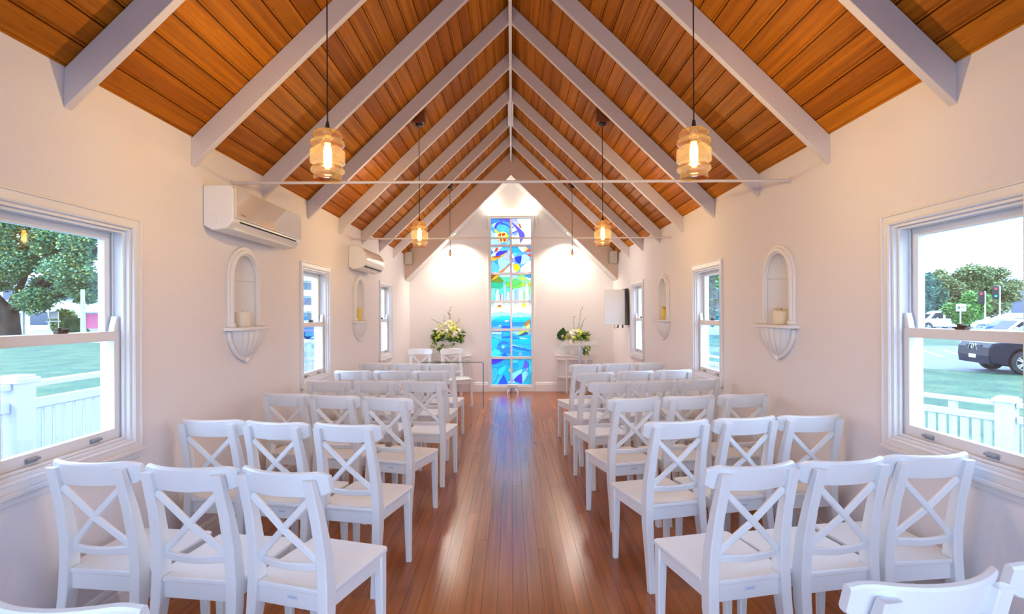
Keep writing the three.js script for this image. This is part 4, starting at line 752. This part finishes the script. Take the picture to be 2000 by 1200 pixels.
for (let i = 0; i < 5; i++) top('road_marking', [turnG(box(.16, .01, 4.4), 0, -.5, 0, 16.6 + i * 1.05, GY + .018, -25.5)], M.fence, 'white painted bay line on the parking strip, ' + ['first', 'second', 'third', 'fourth', 'fifth'][i] + ' from the left', 'road marking', 'parking lines');
top('kerb', [box2(9, 120, GY - .1, GY + .12, -47.4, -47.05)], M.kerb, 'pale concrete kerb along the right road', 'kerb', null, 'structure');
top('kerb', [box2(-120, 8, GY - .1, GY + .12, -39.4, -39.1)], M.kerb, 'pale concrete kerb along the left road', 'kerb', null, 'structure');

// white picket fences
function fence(label, pts, topY, group) {
  const f = thing('veranda_fence', label, 'fence', [0, 0, 0]);
  for (let s = 0; s + 1 < pts.length; s++) {
    const [xa, da] = pts[s], [xb, db] = pts[s + 1], L = Math.hypot(xb - xa, db - da), ux = (xb - xa) / L, ud = (db - da) / L, yaw = Math.atan2(ud, ux);
    const at = (t, y) => [xa + ux * t, y, -(da + ud * t)];
    const put = (name, w, h, d, t, y) => { const m = part(name, sharedBox(w, h, d), M.fence, f); m.position.set(...at(t, y)); m.rotation.y = yaw; return m; };
    const bays = Math.max(1, Math.round(L / 2.1)), bl = L / bays;
    for (let b = 0; b < bays; b++) {
      const t0 = b * bl, c = t0 + bl / 2;
      put('top_rail', bl - .13, .035, .07, c, topY - .03); put('rail', bl - .13, .055, .05, c, topY - .145); put('rail', bl - .13, .05, .045, c, .06);
      put('rail_block', .06, .075, .04, c, topY - .085);
      const n = Math.round((bl - .16) / .076), p = (bl - .16) / n;
      for (let k = 0; k < n; k++) put('paling', .056, topY - .26, .018, t0 + .08 + p * (k + .5), (topY - .175 + .085) / 2);
    }
    for (let b = 0; b <= bays; b++) if (s === 0 || b > 0) { put('post', .12, topY + .09, .12, b * bl, (topY + .09) / 2 - .058); const m = put('post_cap', .15, .03, .15, b * bl, topY + .0025); }
  }
}
const sb = {}; function sharedBox(w, h, d) { const k = [w, h, d].map(v => v.toFixed(3)).join(); return sb[k] ??= rbox(w, h, d, Math.min(.006, Math.min(w, h, d) * .2), 0, 0, 0, 1); }
fence('white picket veranda fence outside the left windows', [[-2.86, 1.0], [-2.80, 3.07], [-2.74, 7.2], [-2.7, 11.2]], 1.12);
fence('white picket veranda fence outside the right windows', [[4.62, 3.1], [3.92, 4.30], [3.60, 4.95], [3.34, 9.4], [3.30, 11.3]], .78);

// trees: trunk, limbs and a mass of leaves
const leafCard = (() => { const g = new THREE.BufferGeometry(); g.setAttribute('position', new THREE.Float32BufferAttribute([0, 0, 0, .5, .08, .5, 0, -.06, 1, 0, 0, 0, 0, -.06, 1, -.5, .08, .5], 3)); g.setAttribute('uv', new THREE.Float32BufferAttribute(new Float32Array(12), 2)); g.computeVertexNormals(); return g; })();
const foliageMat = std(0xffffff, .75, { side: THREE.DoubleSide });
function tree(label, x, d, o) {
  const t = thing(o.name || 'tree', label, 'tree', [x, GY, -d], 0, o.group);
  const limbs = [rod([0, -.1, 0], [0, o.fork, 0], o.trunk, 10, o.trunk * .75)];
  for (const [bx, by, bz, r] of o.blobs.filter((_, i) => i % Math.ceil(o.blobs.length / 8) === 0)) limbs.push(rod([0, o.fork - .15, 0], [bx * .8, by * .95, bz * .8], o.trunk * .42, 6, o.trunk * .12));
  part('trunk', limbs, M.bark, t);
  const n = o.n, m = new THREE.InstancedMesh(leafCard, foliageMat, n), q = new THREE.Object3D(), col = new THREE.Color(); m.name = 'foliage'; m.userData.kind = 'stuff'; m.castShadow = m.receiveShadow = true;
  const wsum = o.blobs.reduce((a, b) => a + b[3] * b[3], 0);
  for (let i = 0; i < n; i++) {
    let k = rnd() * wsum, b = o.blobs[0]; for (const c of o.blobs) { k -= c[3] * c[3]; if (k <= 0) { b = c; break; } }
    const u = rr(-1, 1), th = rr(0, 2 * Math.PI), R = b[3] * Math.pow(rnd(), .28) * rr(.85, 1.08), s = Math.sqrt(1 - u * u);
    q.position.set(b[0] + R * s * Math.cos(th), b[1] + R * u * (o.flat || .8), b[2] + R * s * Math.sin(th)); q.rotation.set(rr(-1.2, .9), rr(0, 6.28), rr(-.6, .6)); q.scale.setScalar(o.leaf * rr(.7, 1.3)); q.updateMatrix(); m.setMatrixAt(i, q.matrix);
    const c = o.colors[Math.floor(rnd() * o.colors.length)], j = rr(.8, 1.2); col.setRGB(c[0] * j, c[1] * j, c[2] * j); m.setColorAt(i, col);
  }
  t.add(m); return t;
}
function clusters(n, c, e, r0, r1, sd) { // leafy clumps scattered in a crown (centre c, half sizes e)
  const keep = seed; seed = sd; const out = [];
  while (out.length < n) { const x = rr(-1, 1), y = rr(-1, 1), z = rr(-1, 1), q = x * x + y * y + z * z; if (q > 1) continue; out.push([c[0] + x * e[0], c[1] + y * e[1], c[2] + z * e[2], rr(r0, r1)]); }
  seed = keep; return out;
}
const G1 = [[.10, .20, .05], [.13, .26, .07], [.07, .16, .05], [.20, .30, .08], [.28, .28, .06]], G2 = [[.17, .24, .09], [.22, .28, .10], [.13, .20, .08], [.28, .28, .10]], G3 = [[.16, .36, .08], [.22, .42, .10], [.12, .28, .07]], G5 = [[.09, .22, .09], [.15, .32, .15], [.06, .15, .08], [.22, .40, .20], [.30, .36, .08], [.10, .24, .12]], G4 = [[.07, .17, .10], [.10, .22, .13], [.05, .13, .08]];
tree('huge spreading leafy tree across the road, seen through the nearest left window', -50, 54, { name: 'spreading_tree', trunk: 1.0, fork: 2.6, leaf: .25, flat: .75, n: 80000, colors: G5, group: 'trees outside', blobs: clusters(64, [2, 8.2, 0], [13, 5.6, 5], .9, 2.1, 77) });
tree('broad domed tree with yellow-green top beyond the right road', 58.5, 70, { name: 'spreading_tree', trunk: .5, fork: 2.4, leaf: .27, flat: .7, n: 46000, colors: G2, group: 'trees outside', blobs: clusters(90, [0, 4.5, 0], [6.2, 2.9, 4], .8, 1.5, 78) });
tree('young bright green rounded tree behind the parked cars', 43, 51, { name: 'small_tree', trunk: .12, fork: 1.5, leaf: .22, flat: .85, n: 14000, colors: G3, group: 'trees outside', blobs: clusters(22, [0, 2.3, 0], [1.75, 1.6, 1.4], .4, .75, 79) });
tree('blue-green tree left of the domed tree beyond the right road', 47, 62, { name: 'small_tree', trunk: .2, fork: 1.8, leaf: .3, flat: 1, n: 12000, colors: G4, group: 'trees outside', blobs: clusters(24, [0, 3.4, 0], [1.7, 2.9, 1.5], .5, .9, 80) });
tree('dark leafy tree seen through the middle right window', 17.5, 44, { name: 'garden_tree', trunk: .25, fork: 2, leaf: .28, flat: 1.1, n: 14000, colors: G4, group: 'trees outside', blobs: clusters(26, [0, 4.4, 0], [2.6, 3.2, 2], .5, 1.1, 81) });
tree('leafy tree seen through the farthest right window', 11.2, 46, { name: 'garden_tree', trunk: .22, fork: 2, leaf: .28, flat: 1.1, n: 9000, colors: G1, group: 'trees outside', blobs: clusters(20, [0, 3.8, 0], [2.0, 2.8, 2], .5, 1.0, 82) });
tree('drooping light green shrub beside the white building left', -49.5, 60, { name: 'shrub', trunk: .1, fork: .8, leaf: .4, flat: 1, n: 2500, colors: [[.2, .28, .07], [.26, .32, .1]], group: 'shrubs outside', blobs: [[0, 1.5, 0, 1.1], [.5, .9, 0, .8], [-.4, 1.0, 0, .8]] });
{ // clipped hedge
  const t = thing('hedge', 'clipped dark green hedge block by the pink banner', 'hedge', [-47.6, GY, -59.5]);
  part('core', [box(1.7, 1.5, 1, 0, .75, 0)], std(lin(.03, .09, .03), .95), t);
  const n = 2200, m = new THREE.InstancedMesh(leafCard, foliageMat, n), q = new THREE.Object3D(), c = new THREE.Color(); m.name = 'foliage'; m.userData.kind = 'stuff';
  for (let i = 0; i < n; i++) { const f = Math.floor(rnd() * 3); q.position.set(rr(-.9, .9), rr(0, 1.6), rr(-.5, .55)); if (f === 0) q.position.z = .52; if (f === 1) q.position.y = 1.52; if (f === 2) q.position.x = rnd() < .5 ? -.87 : .87; q.rotation.set(rr(-3, 3), rr(-3, 3), rr(-3, 3)); q.scale.setScalar(.2); q.updateMatrix(); m.setMatrixAt(i, q.matrix); const j = rr(.7, 1.3); c.setRGB(.06 * j, .15 * j, .05 * j); m.setColorAt(i, c); } t.add(m);
}
// buildings
const MB = { white: std(lin(.68, .70, .73), .7), grey: std(lin(.42, .44, .47), .7), slab: std(lin(.76, .78, .80), .6), glass: phys({ color: lin(.05, .09, .15), roughness: .12 }), roof: std(lin(.30, .31, .34), .7), dark: std(lin(.07, .075, .09), .6), pink: std(lin(.62, .10, .22), .6), green: std(lin(.03, .14, .09), .6) };
function block(label, x, d, w, h, dep, floors, cols, o = {}) {
  const b = thing(o.name || 'apartment_building', label, 'building', [x, GY, -d]);
  part('wall', [box(w, h, dep, 0, h / 2, -dep / 2)], o.wall || MB.white, b);
  part('roof', [box(w + .6, .35, dep + .6, 0, h + .178, -dep / 2)], o.roof || MB.slab, b);
  const fh = h / floors, cw = w / cols;
  for (let f = 0; f < floors; f++) {
    if (!o.plain) part('balcony', [box(w * .96, .28, 1.4, 0, f * fh + fh * .98 - .3, .70), box(w * .94, .06, .06, 0, f * fh + fh * .98 + .75, 1.3)], MB.slab, b);
    for (let c = 0; c < cols; c++) { const g = part('window', [box(cw * .72, fh * .55, .1, -w / 2 + cw * (c + .5), f * fh + fh * .48, .04)], MB.white, b); part('glass_pane', [box(cw * .64, fh * .48, .06, -w / 2 + cw * (c + .5), f * fh + fh * .48, .095)], MB.glass, g); }
  }
  return b;
}
block('white apartment block with balconies seen through the middle left window', -53, 110, 26, 46, 14, 15, 9);
block('dark blue glass office block seen through the farthest left window', -14.8, 66, 6, 21, 10, 6, 4, { wall: MB.dark, name: 'office_building', plain: true });
block('low white house behind the big tree on the left', -60, 69, 24, 6.4, 8, 2, 7, { name: 'house', plain: true, roof: MB.roof });
block('long low grey shop behind the traffic lights on the right', 86, 84, 34, 7.0, 10, 1, 9, { name: 'shop_building', plain: true, wall: MB.white, roof: MB.slab });
block('dark low house behind the small green tree on the right', 52, 80, 28, 3.6, 9, 1, 9, { name: 'house', plain: true, wall: MB.grey, roof: MB.roof });
// street furniture on the left
{
  const s = thing('street_sign', 'white sign board on twin posts across the left road', 'sign', [-47.2, GY, -56]);
  part('post', [cyl(.04, .04, 3.2, -.45, 1.6, 0, 8)], M.fence, s); part('post', [cyl(.04, .04, 2.3, .45, 1.15, 0, 8)], M.fence, s); part('board', [rbox(.95, .75, .05, .01, 0, 2.0, .06)], M.fence, s); part('board', [rbox(1.5, .12, .05, .01, -.05, 1.35, .06)], M.fence, s);
  top('power_pole', [cyl(.16, .2, 4.3, -38.7, GY + 2.15, -49, 12)], std(lin(.38, .55, .46), .7), 'pale green pole beside the hedge across the left road', 'pole');
  top('light_pole', [cyl(.09, .11, 4.4, -50.3, GY + 2.2, -56, 10)], M.kerb, 'thin grey pole under the big tree', 'pole');
  const b = thing('banner', 'pink red advertising panel beside the pale green pole', 'banner', [-42.6, GY, -55.5]); part('panel', [box(2.6, 1.5, .06, .4, 1.35, 0)], MB.pink, b); part('post', [box(.08, 2.0, .08, -.95, 1, 0)], M.fence, b); part('post', [box(.08, 2.0, .08, 1.75, 1, 0)], M.fence, b);
  top('low_wall', [box2(-75, -30, GY, GY + .85, -63.3, -63)], MB.slab, 'long low white wall behind the left footpath', 'wall');
}
// traffic lights and sign on the right
const ML = { red: std(lin(.9, .05, .06), .3, { emissive: lin(1, .06, .05), emissiveIntensity: .9 }), green: std(lin(.03, .6, .4), .3, { emissive: lin(.05, .9, .6), emissiveIntensity: .5 }), off: std(lin(.05, .04, .03), .3) };
function signal(label, x, d, h, lit) {
  const s = thing('traffic_light', label, 'traffic light', [x, GY, -d], -.7);
  part('pole', [cyl(.055, .065, h, 0, h / 2, 0, 12)], M.kerb, s);
  const hd = part('head', [rbox(.36, 1.02, .24, .03, -.26, h - .55, .1)], M.black, s);
  part('backboard', [box(.46, 1.14, .02, -.26, h - .55, -.01)], M.black, s);
  ['red', 'off', 'green'].forEach((k, i) => { part('lens', [turnG(cyl(.1, .1, .03, 0, 0, 0, 16), Math.PI / 2, 0, 0, -.26, h - .24 - i * .31, .23)], lit.includes(k) ? ML[k] : ML.off, hd); part('visor', [turnG(cyl(.12, .12, .16, 0, 0, 0, 16, true), Math.PI / 2, 0, 0, -.26, h - .24 - i * .31, .29)], M.black, hd); });
}
signal('traffic light with red lens on the left pole beyond the cars', 41.9, 48, 3.75, ['red']);
signal('taller traffic light with red and green lenses on the right pole', 42.3, 47, 4.15, ['red', 'green']);
{
  const s = thing('street_sign', 'small white rectangular sign on a thin post by the parking strip', 'sign', [27.3, GY, -33]);
  part('post', [cyl(.035, .035, 2.45, 0, 1.225, 0, 10)], M.kerb, s); part('board', [rbox(.62, .45, .03, .008, 0, 2.2, .045)], M.fence, s); part('mark', [box(.16, .16, .006, -.14, 2.2, .063)], MB.green, s); part('mark', [box(.2, .05, .006, .1, 2.22, .063)], MB.dark, s);
}
// cars (local: nose towards -x)
const MC = { black: phys({ color: lin(.005, .008, .018), roughness: .28, specularIntensity: .35 }), white: phys({ color: lin(.78, .79, .80), roughness: .25, clearcoat: 1, clearcoatRoughness: .05 }), red: phys({ color: lin(.10, .01, .015), roughness: .25, clearcoat: 1 }), blue: phys({ color: lin(.03, .10, .30), roughness: .25, clearcoat: 1 }), glass: phys({ color: lin(.015, .02, .025), roughness: .08, specularIntensity: .5 }), tyre: std(lin(.018, .018, .02), .85), rim: std(lin(.55, .56, .58), .3, { metalness: .9 }), chrome: std(lin(.8, .8, .82), .12, { metalness: 1 }), lamp: phys({ color: lin(.75, .78, .8), roughness: .1, clearcoat: 1 }), dark: std(lin(.02, .02, .022), .6), plate: std(lin(.75, .75, .72), .5) };
function car(label, pos, turn, o) {
  const c = thing(o.name, label, 'car', [pos[0], GY + .012, -pos[1]], turn, o.group);
  const W = o.W, wr = o.wheel, mk = (pts, w, bev) => { const g = extr(shapeOf(pts), w, -w / 2, bev); return g; };
  // body side outline with wheel arches cut in
  const b = new THREE.Shape(); const B = o.body; b.moveTo(...B[0]); for (let i = 1; i < B.length; i++) b.lineTo(...B[i]);
  const y0 = o.ground; for (const ax of [...o.axles].reverse()) { b.lineTo(ax + wr * 1.18, y0); b.absarc(ax, wr, wr * 1.18, Math.asin((y0 - wr) / (wr * 1.18)), Math.PI - Math.asin((y0 - wr) / (wr * 1.18)), false); }
  b.closePath(); part('body', [extr(b, W, -W / 2, .06, 14)], o.paint, c);
  const cab = part('cabin', [mk(o.cabin, W - .16, .06)], o.paint, c);
  for (const s of [-1, 1]) for (const q of o.glass) part('side_window', [extr(shapeOf(q), .012, s * (W / 2 - .08) - .006)], MC.glass, cab);
  if (o.screen) { const [a, e] = o.screen; part('windscreen', [loft([-1, 1].map(s => [[a[0] - .012, a[1]], [e[0] - .012, e[1]], [e[0] + .012, e[1]], [a[0] + .012, a[1]]].map(([x, y]) => [x, y, s * (W / 2 - .16)])))], MC.glass, cab); }
  for (const ax of o.axles) for (const s of [-1, 1]) {
    const w = new THREE.Group(); w.name = 'wheel'; w.position.set(ax, wr, s * (W / 2 - .11)); c.add(w);
    part('tyre', [turnG(lathe([[wr * .66, -.1], [wr * .95, -.1], [wr, -.075], [wr, .075], [wr * .95, .1], [wr * .66, .1]], 32), Math.PI / 2, 0, 0)], MC.tyre, w);
    const sp = [turnG(cyl(wr * .15, wr * .15, .05, 0, 0, 0, 14), Math.PI / 2, 0, 0, 0, 0, s * .07), turnG(lathe([[wr * .60, -.09], [wr * .67, -.095], [wr * .67, .095], [wr * .62, .095], [wr * .60, .07]], 32), Math.PI / 2, 0, 0)];
    for (let i = 0; i < 10; i++) { const g = box(wr * .10, wr * .56, .03, 0, wr * .36, s * .075); g.rotateZ(2 * Math.PI * i / 10 + (i % 2 ? .14 : -.14)); sp.push(g); }
    part('rim', sp, MC.rim, w); part('brake', [turnG(cyl(wr * .58, wr * .58, .02, 0, 0, 0, 20), Math.PI / 2, 0, 0)], MC.dark, w);
  }
  part('underbody', [box(B[B.length - 1][0] - B[0][0] - .3, .2, W - .35, (B[B.length - 1][0] + B[0][0]) / 2, y0 + .14, 0)], MC.dark, c);
  for (const s of [-1, 1]) { part('headlight', [turnG(rbox(.34, .13, .1, .04), 0, s * .55, .12, o.nose + .30, o.lampY, s * (W / 2 - .17))], MC.lamp, c); part('mirror', [rbox(.12, .13, .2, .04, o.mirror[0], o.mirror[1], s * (W / 2 + .02))], o.paint, c); part('fog_light', [turnG(cyl(.06, .06, .03, 0, 0, 0, 14), 0, 0, Math.PI / 2, o.nose + .12, o.lampY - .33, s * (W / 2 - .3))], MC.lamp, c); }
  part('grille', [rbox(.05, .2, W * .46, .02, o.nose + .045, o.lampY - .02, 0)], MC.dark, c); part('grille_bar', [turnG(box(.03, .22, .035), -.5, 0, 0, o.nose + .015, o.lampY, .2), turnG(box(.03, .22, .035), .5, 0, 0, o.nose + .015, o.lampY, -.2)], MC.chrome, c);
  part('badge', [turnG(new THREE.TorusGeometry(.07, .014, 8, 24), 0, Math.PI / 2, 0, o.nose + .008, o.lampY + .01, 0), box(.012, .022, .2, o.nose + .006, o.lampY + .01, 0)], MC.chrome, c);
  part('number_plate', [rbox(.015, .12, .38, .004, o.nose - .004, o.lampY - .3, 0)], MC.plate, c);
  part('lower_grille', [rbox(.04, .14, W * .5, .02, o.nose + .05, o.lampY - .38, 0)], MC.dark, c);
  return c;
}
const SUV = { W: 1.82, wheel: .36, ground: .24, axles: [.95, 3.65], body: [[.04, .30], [0, .55], [.02, .82], [.12, .96], [.5, 1.02], [1.2, 1.10], [1.35, 1.12], [4.3, 1.14], [4.6, 1.0], [4.65, .5], [4.55, .26]], cabin: [[1.2, 1.08], [2.05, 1.62], [2.5, 1.70], [3.6, 1.68], [4.3, 1.5], [4.55, 1.1]], glass: [[[1.5, 1.15], [2.1, 1.53], [2.55, 1.60], [2.55, 1.15]], [[2.62, 1.15], [2.62, 1.6], [3.5, 1.58], [3.7, 1.17]]], screen: [[1.22, 1.12], [2.02, 1.6]], nose: 0, lampY: .82, mirror: [1.72, 1.18], name: 'suv' };
car('black five-door car parked nose left beyond the right lawn', [15.15, 17.85], -.24, { ...SUV, paint: MC.black });
const UTE = { ...SUV, body: [[.04, .35], [0, .6], [.03, .95], [.15, 1.05], [1.3, 1.14], [1.4, 1.16], [5.2, 1.16], [5.25, .6], [5.2, .36]], ground: .34, axles: [.95, 4.1], cabin: [[1.3, 1.12], [2.0, 1.74], [2.4, 1.8], [3.3, 1.8], [3.6, 1.7], [3.75, 1.12]], glass: [[[1.6, 1.2], [2.1, 1.64], [2.5, 1.70], [2.5, 1.2]], [[2.58, 1.2], [2.58, 1.7], [3.3, 1.7], [3.5, 1.22]]], screen: [[1.32, 1.16], [1.98, 1.72]], lampY: .9, mirror: [1.75, 1.25], name: 'utility_truck' };
car('white dual-cab utility truck parked behind the black car', [26.2, 30.6], -.2, { ...UTE, paint: MC.white }).scale.setScalar(.84);
car('small blue car between the green tree and the white truck', [36.6, 42.5], -.2, { ...SUV, paint: MC.blue, name: 'hatchback' }).scale.setScalar(.85);
car('white van far across the right road', [43.4, 58.5], -.3, { ...UTE, paint: MC.white, name: 'van', cabin: [[.75, 1.12], [1.5, 1.9], [1.9, 2.05], [4.9, 2.05], [5.15, 1.12]], glass: [[[1.2, 1.2], [1.6, 1.78], [2.3, 1.84], [2.3, 1.2]], [[2.5, 1.2], [2.5, 1.84], [3.5, 1.84], [3.5, 1.2]]], screen: [[.8, 1.18], [1.46, 1.84]] });
car('dark red car far across the right road beside the van', [51.0, 63.5], Math.PI, { ...SUV, paint: MC.red, name: 'hatchback' });
car('blue car on the left road seen through the middle left window', [-17.4, 43], 0, { ...SUV, paint: MC.blue, name: 'hatchback' });

renderer.render(scene, camera);
